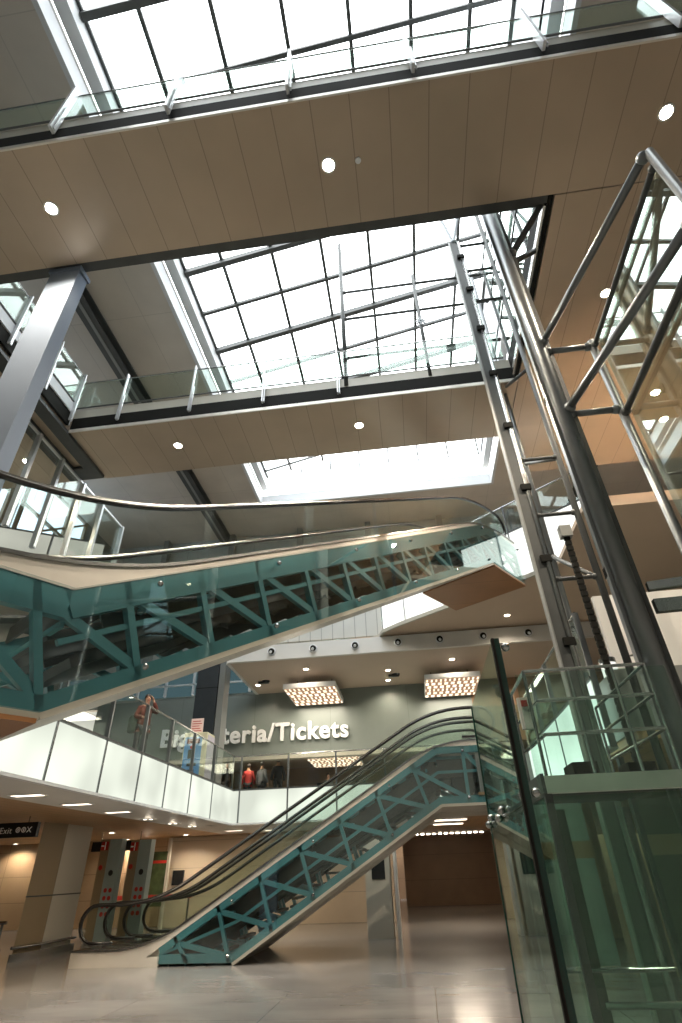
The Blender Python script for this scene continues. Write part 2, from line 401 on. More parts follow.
# glazed screen on the rear gallery
o = thing('gallery_screen', 'glazed screen with pale rails along the rear upper gallery', 'screen', (0, 22.0, F2))
MB().box(-6.3, 8.0, 0, .02, .3, 4.6).build('glass_pane', 'rail_glass', o)
MB().box(-6.3, 8.0, -.03, .05, 4.6, 4.66).build('top_rail', 'grey', o)

# high windows on the left
for i, (y0, y1) in enumerate(((1.0, 5.2), (6.0, 10.2), (11.0, 15.2), (16, 20.2))):
    w = MB(); w.box(-15.05, -14.95, y0, y1, 12.9, 16.2)
    e = w.build('window_%d' % (i+1), emit('daylight_behind_window_%d' % i, (.62, .8, .95), 1.1)); e['kind'] = 'structure'
    f = MB()
    for k in range(4): f.box(-14.94, -14.8, y0+k*(y1-y0)/3-.06, y0+k*(y1-y0)/3+.06, 12.9, 16.2)
    for z in (12.9, 14.5, 16.1): f.box(-14.94, -14.82, y0, y1, z, z+.12)
    f.bar((-14.85, y0, 13), (-14.85, y1, 16.1), .14, .1)
    f.build('window_frame', 'columntan', e)
struct('wall_upper_left', MB().box(-15.4, -15.1, -4, 23.3, F3, ZR), 'grey', 'pale upper left wall holding the high windows', 'wall')
# dark upper window over the sign wall on the left
w = MB().box(-16, -6.5, 23.15, 23.2, 8.3, 9.35).build('window_5', emit('dusk_glass', (.05, .09, .1), .6)); w['kind'] = 'structure'
f = MB()
for k in range(8): f.box(-16+k*1.3, -15.92+k*1.3, 23.0, 23.15, 8.3, 9.35)
f.box(-16, -6.5, 23.0, 23.15, 8.75, 8.8); f.build('window_frame', 'alu', w)

# ------------------------------------------------------------------ balustrades
def glass_rail(root, pts, z0, z1, posts, post_w=.07, post_h=None, zb=None, mat='rail_glass', post_mat='alu', rail_r=.02):
    for a, b in zip(pts, pts[1:]):
        MB().bar((a[0], a[1], (z0+z1)/2), (b[0], b[1], (z0+z1)/2), .016, z1-z0).build('glass_pane', mat, root)
        MB().tube((a[0], a[1], z1), (b[0], b[1], z1), rail_r).build('top_rail', 'steel', root)
        MB().bar((a[0], a[1], z0), (b[0], b[1], z0), .03, .03).build('lower_rail', 'darksteel', root)
    for (x, y, nx, ny) in posts:
        m = MB()
        zz = zb if zb is not None else z0-.5
        m.bar((x+nx*.05, y+ny*.05, zz), (x+nx*.05, y+ny*.05, z1+.06), post_w*.35 if abs(ny) else post_w, post_w if abs(ny) else post_w*.35, (0, 1, 0))
        m.bar((x+nx*.05+ (.05 if abs(ny) else 0), y+ny*.05+(.05 if abs(nx) else 0), zz), (x+nx*.05+(.05 if abs(ny) else 0), y+ny*.05+(.05 if abs(nx) else 0), z0+.25), .02, .05, (0,1,0))
        m.build('post', post_mat, root)

# two footbridges
def bridge(label, x0, x1, y0, y1, farside):
    r = thing('footbridge', label, 'bridge', (0, 0, 0))
    MB().box(x0, x1, y0, y1, 11.6, 11.72).build('soffit_panels', 'soffit', r)
    MB().box(x0, x1, y0+.1, y1-.1, 11.72, F3-.08).build('deck', 'grey', r)
    MB().box(x0, x1, y0-.03, y0+.0, 11.56, 11.66).build('edge_lip', 'cream', r)
    MB().box(x0, x1, y0-.025, y0+.1, 11.67, 12.06).build('edge_channel', 'black', r)
    MB().box(x0, x1, y0-.02, y0+.12, 12.06, 12.36).build('kerb', 'column', r)
    if farside: MB().box(x0, 3.48, y1, y1+.22, 11.66, 12.1).build('rear_channel', 'darksteel', r)
    return r
b1 = bridge('nearest bronze clad footbridge crossing the top of the view', -14.8, 15.9, 3.14, 5.14, True)
b2 = bridge('second bronze clad footbridge crossing behind the skylit opening', -8.3, 3.5, 9.55, 11.6, False)
r = thing('glass_balustrade', 'glass balustrade with pale posts on the nearest footbridge', 'balustrade')
glass_rail(r, [(-12, 3.1), (9, 3.1)], 12.42, 13.4, [(-.94+1.965*k, 3.08, 0, -1) for k in range(-4, 5)], post_w=.13, zb=11.8)
r = thing('glass_balustrade', 'glass balustrade with pale posts on the second footbridge', 'balustrade')
glass_rail(r, [(-8.3, 9.5), (3.3, 9.5)], 12.42, 13.43, [(-8.35, 9.48, 0, -1)]+[(-1.0-1.985*k, 9.48, 0, -1) for k in range(0, 4)], post_w=.09, zb=11.75)
r = thing('glass_balustrade', 'short glass balustrade along the upper left gallery between the bridges', 'balustrade')
glass_rail(r, [(-8.2, 5.5), (-8.2, 9.4)], 12.42, 13.43, [(-8.2, y, 1, 0) for y in (5.55, 6.75, 8.1, 9.25)], post_w=.09, zb=11.75)
MB().box(-8.31, -8.24, 5.4, 9.36, 11.67, 12.06).build('edge_channel', 'black', r)
MB().box(-8.31, -8.2, 5.4, 9.36, 12.06, 12.36).build('kerb', 'kerb', r)
# slotted plate under the left gallery edge
o = MB()
o.box(-9.35, -8.98, 5.2, 11.45, 11.5, 11.6); o.box(-8.66, -8.3, 5.2, 11.45, 11.5, 11.6); o.box(-8.98, -8.66, 5.2, 6.2, 11.5, 11.6); o.box(-8.98, -8.66, 8.0, 8.6, 11.5, 11.6); o.box(-8.98, -8.66, 10.95, 11.45, 11.5, 11.6)
tag(o.build('slotted_channel', 'darksteel'), 'dark slotted steel channel under the upper left gallery', 'channel')

# big blue-grey column on the left
col = thing('steel_column', 'broad blue grey painted steel column under the nearest bridge', 'column', (-5.83, 5.35, 0))
MB().box(-.3, .3, -.14, .14, 0, 11.6).build('shaft', 'bluegrey', col, bevel=.01)
MB().box(-.33, .33, -.17, .17, 11.5, 11.6).build('head_plate', 'bluegrey', col)
MB().box(-.4, .4, -.25, .25, 0, .05).build('foot_plate', 'bluegrey', col)

# ------------------------------------------------------------------ luminous parapets
def parapet(label, a, b, seams, z0=3.0, z1=4.0, ztop=5.05, mat='lum', inward=(0, 0), gl=True):
    """lit panels from a to b (xy) split at the seams (fractions), glass and rail above"""
    r = thing('lit_parapet', label, 'parapet')
    A, B = Vector(a), Vector(b); d = (B-A); L = d.length; d.normalize(); n = Vector((-d.y, d.x))
    fr = [0] + seams + [L]
    for s0, s1 in zip(fr, fr[1:]):
        p, q = A+d*(s0+.03), A+d*(s1-.03)
        MB().bar((p.x, p.y, (z0+z1)/2), (q.x, q.y, (z0+z1)/2), .06, z1-z0-.06).build('lit_panel', mat, r)
    MB().bar((A.x, A.y, z0), (B.x, B.y, z0), .12, .05).build('bottom_trim', 'alu', r)
    MB().bar((A.x, A.y, z1), (B.x, B.y, z1), .12, .04).build('top_trim', 'darksteel', r)
    for s_ in seams + ([0] if gl else []):
        p = A+d*s_
        MB().bar((p.x, p.y, z0), (p.x, p.y, ztop), .05, .09, (0, 1, 0) if abs(d.x) > .5 else (1, 0, 0)).build('post', 'tube', r)
    if gl:
        MB().bar((A.x, A.y, (z1+ztop)/2), (B.x, B.y, (z1+ztop)/2), .016, ztop-z1).build('glass_pane', 'glass', r)
        MB().tube((A.x, A.y, ztop), (B.x, B.y, ztop), .025).build('top_rail', 'steel', r)
    return r
parapet('long row of backlit white panels under glass along the left balcony', (-6.15, 5.0), (-6.15, 19.42), [2.4, 4.05, 5.8, 7.4, 8.9, 10.55, 12.35])
parapet('backlit white panels under glass on the far balcony behind the low escalators', (-6.2, 19.5), (1.5, 19.5), [.3, 1.95, 3.6, 5.25, 6.7])
parapet('backlit panels on the right gallery behind the glass lift', (2.88, 8.6), (2.88, 14.6), [1.4, 2.7, 4.1], mat='lumw')
# L2 diagonal parapet at the head of the long escalator
parapet('bright white lit parapet right of the long escalator head', (2.75, 15.55), (5.6, 13.2), [1.2, 2.4], 8.7, 10.3, 11.3, 'lumw')
parapet('bright white lit parapet on the curved gallery edge left of the wood soffit', (-.6, 18.15), (1.5, 16.45), [1.05], 8.66, 9.9, 10.9, 'lumw')
o = MB().box(-6.3, -.66, 18.62, 18.72, 8.74, 10.0)
tag(o.build('plank_parapet', seamed('white_planks', (.62, .62, .58), .42, 0, rough=.4, dark=.6, w=.03, axes='XZ')), 'white vertical plank parapet above the spotlights', 'parapet')
# curved second-level edge strip
mb = MB()
edge = [(-1.1, 18.68), (-.75, 18.43), (-.6, 18.0), (0, 17.46), (1.54, 16.30), (3.92, 14.5), (4.6, 13.9)]
mb.sweep([(x, y, 8.64) for x, y in edge], [(-.06, -.04), (.06, -.04), (.06, .04), (-.06, .04)], (0, 0, 1))
struct('trim_5', mb, 'column', 'pale rounded edge of the second level slab', 'trim')
# left second-level gallery screen with posts and lit panels
parapet('cream lit panels of the left second level gallery behind the tall glass screen', (-14.2, 10.7), (-9.2, 13.7), [1.4, 2.8, 4.3], 9.5, 10.6, 10.7, 'lumd', gl=False)
r = thing('tall_glass_screen', 'tall glass screen with pale posts along the left second level gallery', 'screen')
for y in (6.0, 7.2, 8.3, 9.4, 10.45, 11.6, 12.7, 14.05):
    MB().bar((-9.0, y, 8.6), (-9.0, y, 11.49), .09, .13, (1, 0, 0)).build('post', 'alu', r)
for a, b in zip((6.0, 8.3, 10.45, 12.7), (8.25, 10.4, 12.65, 14.05)): MB().box(-9.06, -9.045, a, b, 9.4, 11.45).build('glass_pane', 'glass', r)
MB().bar((-9.0, 6, 11.46), (-9.0, 14.1, 11.46), .06, .06).build('top_rail', 'alu', r)

# ------------------------------------------------------------------ escalators
def smooth_path(L0, R, H, L1, dz, a=1.1, s0=0., s1=0., n=8):
    k0, k1 = Vector((L0, dz)), Vector((L0+R, H+dz)); sl = (k1-k0).normalized()
    pts = [Vector((s0, dz))]
    def bez(p, c, q): return [p*(1-t)**2 + c*2*t*(1-t) + q*t*t for t in [i/n for i in range(n+1)]]
    pts += bez(k0-Vector((a, 0)), k0, k0+sl*a); pts += bez(k1-sl*a, k1, k1+Vector((a, 0)))
    pts.append(Vector((L0+R+L1-s1, H+dz))); return pts

def escalator(label, loc, phi, L0, R, H, L1, W, depth, bays, zcut=None, topdrop=1.0, smooth=1.1, truss_from=0., group=None, endcap=True, cladglass=True, teal_top=.2, hand=.95, deck_z=.1):
    r = thing('escalator', label, 'escalator', loc, phi, group)
    th = lambda s_: 0 if s_ < L0 else (H if s_ > L0+R else (s_-L0)*H/R)
    kinks = [truss_from, L0, L0+R, L0+R+L1]
    # side trusses (near = right, t=-W/2)
    top = lambda s_: th(s_)-teal_top
    bot = lambda s_: max(th(s_)-depth, zcut if zcut is not None else -99)
    for side, t in (('near', -W/2), ('far', W/2)):
        pts = sorted(set([k for k in kinks if k >= truss_from] + ([L0+(depth+zcut)*R/H] if zcut is not None else [])))
        m = MB()
        for a, b in zip(pts, pts[1:]):
            ch_ = .3 if zcut is None else .15
            m.bar((a, t, top(a)-ch_/2), (b, t, top(b)-ch_/2), .1, ch_)
            m.bar((a, t, bot(a)+.08), (b, t, bot(b)+.08), .1, .16)
            m.bar((a, t, (top(a)*.55+bot(a)*.45)), (b, t, (top(b)*.55+bot(b)*.45)), .06, .06) if a > 0 else None
        m.build('truss_chord', 'teal', r)
        bay = .88 if zcut is None else .95
        sh = lambda x: .35 if L0-.2 < x < L0+R+.3 else 0.
        ss = []
        x = L0
        while x > truss_from: ss.insert(0, x); x -= bay*1.5
        x = L0+bay
        while x < L0+R+L1-.3: ss.append(x); x += bay
        ss.append(L0+R+L1)
        n = len(ss)-1
        for i, x in enumerate(ss):
            xt = x-sh(x)
            if top(xt)-bot(x) > .25: MB().bar((x, t, bot(x)), (xt, t, top(xt)), .08, .1, (0, 1, 0)).build('truss_upright', 'teal', r)
        for i in range(n):
            a, b = ss[i], ss[i+1]; at = a-sh(a)
            if top(a)-bot(a) < .3: continue
            MB().bar((at, t, top(at)-.1), (b, t, bot(b)+.1), .07, .1).build('truss_diagonal', 'teal', r)
    # cross members and underside
    m = MB()
    for x in ss:
        if top(x)-bot(x) > .3:
            m.bar((x, -W/2, bot(x)+.1), (x, W/2, bot(x)+.1), .06, .08); m.bar((x, -W/2, top(x)-.35), (x, W/2, top(x)-.35), .05, .06)
    m.build('cross_member', 'teal', r)
    pts = [p for p in [truss_from]+([L0+(depth+zcut)*R/H] if zcut is not None else [L0])+[L0+R, L0+R+L1]]
    m = MB()
    for a, b in zip(pts, pts[1:]):
        if zcut is not None and bot(b) <= zcut+.01: continue
        m.bar((a, 0, bot(a)-.03), (b, 0, bot(b)-.03), W+.16, .06)
    m.build('underside_panel', 'column', r)
    if zcut is None:
        MB().bar((L0+R+.02, 0, H-depth-.075), (L0+R+L1, 0, H-depth-.075), W+.2, .04).build('wood_soffit', 'wood', r)
        MB().bar((truss_from, 0, -depth-.075), (L0-.02, 0, -depth-.075), W+.2, .04).build('wood_soffit', 'wood', r)
    # machinery: return band with ribs, rollers, drive wheel
    m = MB()
    m.bar((L0+.3, 0, th(L0+.3)-depth*.62 if zcut is None else max(th(L0+.3)-depth*.62, .1)), (L0+R, 0, H-depth*.62), W*.66, .1)
    k = 0
    x = L0+.5
    while x < L0+R:
        zz = th(x)-depth*.62
        if zz > .15: m.bar((x, -W*.36, zz-.08), (x, W*.36, zz-.08), .12, .05)
        x += .4
    m.build('return_band', 'mach', r)
    m = MB(); m.tube((L0+R+L1*.42, -W*.3, H-depth*.5), (L0+R+L1*.42, W*.3, H-depth*.5), depth*.3, 24)
    m.box(L0+R+L1*.65, L0+R+L1*.9, -W*.2, W*.2, H-depth*.8, H-depth*.35)
    m.build('drive_wheel', 'mach', r)
    # step band seen from below and the individual steps
    m = MB()
    m.bar((L0, 0, -.42 if zcut is None else .03), (L0+R, 0, H-.42), W*.7, .05); m.bar((L0+R, 0, H-.42), (L0+R+L1, 0, H-.42), W*.7, .05)
    m.build('step_carriage', 'mach', r)
    for t in (-W*.37, W*.37):  # dark boards added inside the truss to shade its interior
        m = MB(); m.bar((L0+.45, t, th(L0+.45)-.3 if zcut is None else .03), (L0+R, t, H-.3), .03, .42); m.bar((L0+R, t, H-.3), (L0+R+L1*.8, t, H-.3), .03, .42)
        m.build('dark_filler_board', 'mach', r)
    ns = int(R/.4)
    st = None
    for i in range(ns):
        x = L0+(i+.5)*R/ns; z = th(x)
        if st is None:
            st = MB().box(-.2, .2, -W*.33, W*.33, -.03, 0).box(-.2, -.17, -W*.33, W*.33, -.2, -.03).build('step', 'step', r); st.location = (x, 0, z)
        else:
            c = st.copy(); C.objects.link(c); c.parent = r; c.location = (x, 0, z)
    # skirt deck and balustrades
    for t in (-W/2, W/2):
        sgn = 1 if t > 0 else -1
        deck = smooth_path(L0, R, H, L1, deck_z, smooth)
        low = [(truss_from if False else 0, -teal_top)] + [(L0, -teal_top), (L0+R, H-teal_top), (L0+R+L1, H-teal_top)]
        if zcut is not None: low = [(0, 0), (truss_from, 0)] + [(truss_from+.01, max(-teal_top, .01)), (L0, max(-teal_top, .01))] + [(L0+R, H-teal_top), (L0+R+L1, H-teal_top)]
        poly = [tuple(p) for p in deck] + low[::-1]
        MB().slabpoly(poly, t-.03+sgn*.03, t+.03+sgn*.03).build('deck_cladding', 'cream', r)
        m = MB(); m.sweep([(p.x, t-sgn*.08, p.y) for p in deck], [(-.17, -.02), (.17, -.02), (.17, .02), (-.17, .02)], (0, 1, 0))
        m.build('deck_cap', 'steel', r)
        tt = t-sgn*.12
        # handrail with rounded newel ends
        rad = (hand-deck_z-.12)/2
        hp = smooth_path(L0, R, H, L1, hand, smooth, s0=rad+.02, s1=rad+.02)
        e0 = [Vector((rad+.02+rad*math.cos(a), hand-rad+rad*math.sin(a))) for a in [PI*1.5-PI*i/10 for i in range(10)]]
        xe = L0+R+L1-rad-.02
        e1 = [Vector((xe+rad*math.cos(a), H+hand-rad+rad*math.sin(a))) for a in [PI/2-PI*(i+1)/10 for i in range(10)]]
        full = [Vector((rad+.5, hand-2*rad))]+e0+hp+e1+[Vector((xe-.5, H+hand-2*rad))]
        prof = [(.04*math.cos(q), .03*math.sin(q)) for q in [2*PI*i/10 for i in range(10)]]
        hr = MB().sweep([(p.x, tt, p.y) for p in full], prof, (0, 1, 0)).build('handrail', 'rubber', r, smooth=True)
        prof = [(-.022, -.05), (.022, -.05), (.022, -.022), (-.022, -.022)]
        MB().sweep([(p.x, tt, p.y) for p in full], prof, (0, 1, 0)).build('handrail_guide', 'steel', hr)
        gp = [(p.x, p.y-.0) for p in e0+hp+e1]
        MB().slabpoly(gp + [tuple(p) for p in deck[::-1] if rad*.5 < p.x < xe+rad*.5], tt-.006, tt+.006).build('glass_panel', 'glass', r)
    if cladglass:
        m = MB()
        pl = [(truss_from, top(truss_from))] + [(k, top(k)) for k in (L0, L0+R, L0+R+L1) if k > truss_from]
        pb = [(k, bot(k)) for k in ((L0+R+L1), (L0+R), (L0+(depth+zcut)*R/H if zcut is not None else L0), truss_from)]
        m.slabpoly(pl+pb, -W/2-.12, -W/2-.105)
        cg = m.build('cladding_glass', 'clad_glass', r)
        for x in ss[1::2]:
            if top(x)-bot(x) > .5:
                for zz in (top(x)-.12, bot(x)+.12): MB().ball((x, -W/2-.13, zz), .035, 8).build('glass_fixing', 'steel', cg)
    if endcap:
        xe = L0+R+L1
        MB().box(xe-.02, xe+.03, -W/2-.1, W/2+.1, H-depth, H-.02).build('end_plate', 'column', r)
    return r

# long upper escalator: rises from the first level at left to the second level at right
phi = math.radians(54.4); u = Vector((math.cos(phi), math.sin(phi))); nl = Vector((-u.y, u.x))
W = 2.1
K0 = Vector((-3.29, 4.53)); K1 = Vector((2.51, 12.64)); R = (K1-K0).length; L0 = 3.2
org = K0 - u*L0 + nl*(W/2)
escalator('long teal trussed escalator climbing across the middle to the second level', (org.x, org.y, 4.1), phi, L0, R, 5.3, 1.75, W, 1.22, 13, smooth=1.5, endcap=False, teal_top=.02, hand=1.0)
# pair of lower escalators
e1 = escalator('front one of the two low teal escalators rising from the ground floor', (-8.15, 15.45, 0), 0, 1.81, 6.93, F1, 1.6, 1.4, 1.1, 10, zcut=.05, truss_from=2.1, teal_top=-.17, deck_z=.3, hand=1.12, group='pair of low escalators', smooth=.9)
e2 = escalator('rear one of the two low teal escalators, nearer the far balcony', (-7.9, 17.15, 0), 0, 1.56, 6.93, F1, 1.6, 1.4, 1.1, 10, zcut=.05, truss_from=1.85, teal_top=-.17, deck_z=.3, hand=1.12, group='pair of low escalators', smooth=.9, cladglass=False)

# ------------------------------------------------------------------ lift: masts, bracing, enclosure, car
def mast_tube(name, label, x, y, z0, z1, rad):
    m = thing(name, label, 'mast', (x, y, z0))
    MB().tube((0, 0, 0), (0, 0, z1-z0), rad, 24).build('tube', 'tube', m, smooth=True)
    return m
m1 = mast_tube('lift_mast', 'thick steel tube mast in front of the lift reaching the bridge opening', 2.46, 5.5, 0, 17.0, .10)
MB().box(-.14, -.08, .02, .1, 0, 17).build('guide_rail', 'tube', m1)
MB().box(.09, .16, -.01, .09, 0, 17).build('cover_strip', 'darksteel', m1)
m2 = thing('lift_mast', 'slimmer twin steel mast behind the lift, left of the thick one', 'mast', (2.42, 8.0, 0))
MB().box(-.13, .03, -.05, .05, 0, 15.4).build('web_plate', 'darksteel', m2)
MB().box(-.15, -.13, -.08, .08, 0, 15.4).build('flange', 'grey', m2)
MB().tube((.075, -.04, 0), (.075, -.04, 15.3), .05, 16).build('tube', 'steel', m2, smooth=True)
k = 0
for z in (4.35, 5.75, 7.2, 8.7, 10.2, 11.7, 13.2, 14.6):
    MB().box(-.04, .13, -.11, -.05, z-.06, z+.06).build('bracket', 'black', m2)
MB().tube((-.02, 0, 15.4), (-.36, -.1, 17.6), .04).tube((-.02, 0, 15.4), (.5, -.1, 17.6), .04).ball((-.02, 0, 15.4), .1).build('branch_strut', 'tube', m2)
for z in (4.3, 7.0, 9.4, 11.0, 12.4):
    MB().box(-.14, .18, .05, .13, z-.06, z+.06).build('bracket', 'black', m1)
# slim posts of the shaft frame
def post(label, x, y, z0, z1, rad=.05, name='shaft_post', mat='tube', grp='slim lift shaft posts'):
    o = MB().tube((x, y, z0), (x, y, z1), rad, 14).build(name, mat, None, smooth=True)
    return tag(o, label, 'post', grp)
post('slim shaft post right of the thick mast, tied to it by rungs', 3.2, 5.5, 0, 8.0, .055)
post('slim shaft post at the corner of the near glass shaft frame', 3.2, 3.0, 0, 8.05, .05)
post('thin dark shaft post between the two masts', 3.21, 8.0, 0, 16.8, .055, mat='darksteel')
post('tall glazing post standing on the second bridge left of the masts', -.78, 9.55, 12.1, 18.9, .06, mat='darksteel')
star_post = post('shorter glazing post with a star fitting on the second bridge', 1.4, 9.55, 12.1, 16.6, .05, mat='darksteel')
def rung(label, p, q, rad=.045, mat='tube', grp='lift shaft bracing tubes'):
    o = MB(); o.tube(p, q, rad, 12); o.ball(p, rad*1.5, 10); o.ball(q, rad*1.5, 10)
    return tag(o.build('bracing_tube', mat, None, smooth=True), label, 'tube', grp)
rung('upper rung between the thick mast and the slim post', (2.56, 5.5, 7.9), (3.13, 5.5, 7.9))
rung('second rung between the thick mast and the slim post', (2.56, 5.5, 6.62), (3.13, 5.5, 6.62))
rung('long slanting brace from the thick mast up to the glass frame corner', (2.53, 5.42, 8.06), (3.16, 3.06, 8.06), .05)
rung('long slanting brace from the thick mast below the upper one', (2.53, 5.42, 6.67), (3.12, 3.05, 6.67), .055)
rung('upper side brace from the slim post to the glass frame corner', (3.2, 5.42, 7.85), (3.2, 3.08, 7.85), .035, 'darksteel')
rung('lower side brace from the slim post to the glass frame corner', (3.2, 5.42, 6.5), (3.2, 3.08, 6.5), .045, 'darksteel')
for z, l in ((16.2, 'highest'), (14.9, 'middle'), (13.2, 'lowest')):
    rung('%s horizontal tube tying the bridge posts to the lift masts' % l, (-.7, 9.55, z), (3.35, 9.55, z), .04, 'darksteel')
for z, l in ((5.4, 'lowest'), (6.63, 'second'), (7.87, 'third'), (12.8, 'fourth'), (14.05, 'fifth'), (15.2, 'sixth')):
    rung('%s short rung from the bottom between the twin mast and the dark post' % l, (2.56, 8.0, z), (3.15, 8.0, z), .035, 'darksteel')
rung('strut from the thick mast to the top corner of the bridge opening', (2.58, 5.5, 10.5), (3.44, 5.35, 11.9), .06, 'darksteel')
rung('level strut from the thick mast to the edge of the bridge opening', (2.58, 5.6, 10.4), (3.42, 6.3, 11.8), .055, 'darksteel')
for i in range(3):
    rung('%s cross brace of the rear shaft frame' % ('lower', 'middle', 'upper')[i], (3.23, 8.07, 5.4+2.48*i), (3.25, 9.93, 6.8+2.48*i), .04, 'darksteel')
post('slim rear shaft post seen beyond the masts', 3.25, 10.0, 4.0, 17, .05)
# star fitting
s_ = MB()
for a in range(4): s_.bar((1.4+.16*math.cos(a*PI/4), 9.48, 14.3+.16*math.sin(a*PI/4)), (1.4-.16*math.cos(a*PI/4), 9.48, 14.3-.16*math.sin(a*PI/4)), .03, .03)
s_.build('star_fitting', 'tube', star_post)
# shaft glass
tag(MB().box(3.26, 3.275, 3.07, 5.42, 3.6, 8.0).build('shaft_glass', 'shaft_glass'), 'large glass pane of the shaft side between the near braces', 'glass')
# upper glazed screen on the right side of the opening
o = thing('glazed_screen', 'tall glazed screen with dark bars beyond the masts above the bridge opening', 'screen', (3.46, 0, 12.4))
MB().box(0, .015, 5.2, 9.5, 0, 3.9).build('glass_pane', 'shaft_glass', o)
for y in (5.25, 6.6, 8.0, 9.45): MB().box(-.03, .05, y-.03, y+.03, 0, 4.0).build('mullion', 'darksteel', o)
for z in (1.3, 2.6, 3.95): MB().box(-.02, .04, 5.2, 9.5, z-.02, z+.02).build('transom', 'darksteel', o)

# cable chain
ch = thing('cable_chain', 'black segmented cable chain hanging from a grey box', 'cable', (2.85, 7.82, 2.6))
m = MB(); z = 0
while z < 3.45:
    m.box(-.045, .045, -.03, .03, z, z+.075); m.box(-.035, .035, -.022, .022, z+.075, z+.1); z += .1
m.build('links', 'black', ch)
MB().box(-.09, .09, -.07, .07, 3.45, 3.65).build('junction_box', 'grey', ch)

# glass enclosure round the lift base
en = thing('lift_enclosure', 'frameless green glass enclosure round the foot of the lift', 'enclosure', (0, 0, 0))
EX, EY0, EY1, EZ = .86, 5.0, 7.6, 3.43
MB().box(EX, EX+.012, EY0+.02, EY1, .02, 2.05).build('side_pane', 'lift_glass', en)
MB().box(EX, EX+.012, EY0+.02, EY1, 2.08, EZ).build('side_pane', 'lift_glass', en)
MB().box(EX+.14, 4.6, EY0, EY0+.012, .02, 2.05).build('front_pane', 'lift_glass', en)
MB().box(EX+.14, 2.3, EY0, EY0+.012, 2.12, EZ-.35).build('front_pane', 'lift_glass', en)
MB().box(EX+.02, 4.6, EY1, EY1+.012, .02, EZ).build('rear_pane', 'lift_glass', en)
MB().box(EX, EX+.06, EY0-.02, EY0, 0, EZ).build('corner_fin', 'edge', en)
MB().box(EX-.015, EX+.01, EY0-.03, EY0+.03, 0, EZ).build('corner_edge', 'black', en)
MB().box(EX-.01, EX+.09, EY1, EY1+.02, 0, EZ).build('rear_fin', 'edge', en)
MB().box(EX-.005, EX+.02, EY0, EY1, 2.05, 2.08).build('joint', 'edge', en)
m0 = MB()
for (x, y, z) in ((EX+.1, EY0-.04, 3.33), (EX+.1, EY0-.04, 2.12), (EX+.02, EY0+.1, 2.12), (EX-.03, 6.2, 2.1), (EX-.03, 6.5, 2.05), (EX-.03, 7.2, 2.1), (EX-.03, 7.5, 2.05)):
    MB().ball((x, y, z), .04, 12).build('clamp_fitting', 'steel', en, smooth=True)
MB().box(EX, 4.6, EY0-.05, EY0+.05, 0, .06).build('base_channel', 'steel', en)

# lift car
car = thing('lift_car', 'glass lift car with steel roof edge and rails on its roof', 'lift', (1.12, 5.3, 0))
cw, cd = 1.16, 1.75
MB().box(0, cw, 0, .03, 2.14, 2.28).build('roof_fascia', pbr('satin_roof_edge', (.7, .7, .66), .3, metal=.75, noise=.12, nscale=2.5), car)
MB().box(.0, cw, .03, cd, 2.2, 2.27).build('roof_plate', 'darksteel', car)
MB().box(-.03, 0, 0, cd, 2.12, 2.3).build('side_fascia', 'darksteel', car)
MB().box(0, cw, 0, .02, .1, 2.12).build('front_glass', 'lift_glass', car)
MB().box(-.02, 0, 0, cd, .1, 2.12).build('side_glass', 'lift_glass', car)
for x, y in ((0, 0), (cw, 0), (0, cd), (cw, cd)):
    MB().box(x-.03, x+.03, y-.03, y+.03, 0, 2.14).build('corner_post', 'darksteel', car)
MB().box(.35, .5, cd-.05, cd, 0, 2.14).build('door_jamb', 'lobby', car)
MB().box(0, cw, 0, cd, 0, .1).build('car_floor', 'darksteel', car)
MB().tube((.1, .08, .78), (cw, .08, .78), .022).build('handrail', 'steel', car)
MB().tube((.02, cd-.1, .78), (cw, cd-.1, .78), .02).build('handrail', 'steel', car)
g = MB()
def grail(m, p, q): m.tube(p, q, .016, 8)
for zz in (2.62, 2.92, 3.2):
    m = MB(); grail(m, (0.03 if zz > 3 else .1, .03, zz), (cw, .03, zz)); grail(m, (.03 if zz > 3 else .1, .03, zz), (.03, cd, zz)); grail(m, (cw, .03, zz), (cw, cd, zz))
    m.build('roof_rail', 'steel', car)
for x, y in ((.03, .03), (.45, .03), (.85, .03), (cw, .03), (.03, cd), (cw, cd), (.03, cd/2)):
    m = MB(); grail(m, (x, y, 2.27), (x, y, 3.2)); m.build('rail_post', 'steel', car)
m = MB(); m.box(.5, .75, .9, 1.3, 2.27, 2.5).box(.9, 1.15, .5, .8, 2.27, 2.42).build('roof_gear', 'black', car)
m = MB(); m.box(-.01, .11, .4, .45, 2.75, 3.05).build('control_box', 'white', car)
MB().box(.02, .08, .385, .4, 2.96, 3.02).build('stop_button', 'redpaint', car)
# small dome camera by the enclosure
cm = thing('security_camera', 'black dome security camera on a thin bracket over the lift car', 'camera', (1.12, 6.6, 3.35))
MB().ball((0, 0, 0), .07).build('dome', 'black', cm, smooth=True)
MB().tube((0, 0, -.3), (0, 0, -.02), .02).box(-.09, .09, -.04, .04, .05, .08).build('bracket', 'steel', cm)

# lobby surfaces behind the lift on the ground
for i, (x0, x1, y, m_, l) in enumerate(((1.7, 2.9, 11.2, 'paleglassgreen', 'pale green panel behind the lift nearest the escalators'), (3.3, 4.6, 9.6, 'lobby', 'dark olive panel behind the lift at the right'), (4.8, 6.5, 9.0, 'paleglassgreen', 'pale green panel behind the lift at the far right'))):
    o = thing('lobby_panel', l, 'panel', (0, y, 0), 0, 'panels behind the lift')
    MB().box(x0, x1, 0, .06, .3, 2.6).build('sheet', m_, o)
    MB().box(x0-.08, x0, -.02, .1, 0, 3.0).build('edge_post', 'signblack', o)
    MB().box(x0, x1, -.01, .0, 1.7, 1.95).build('brown_band', 'brownwall', o)
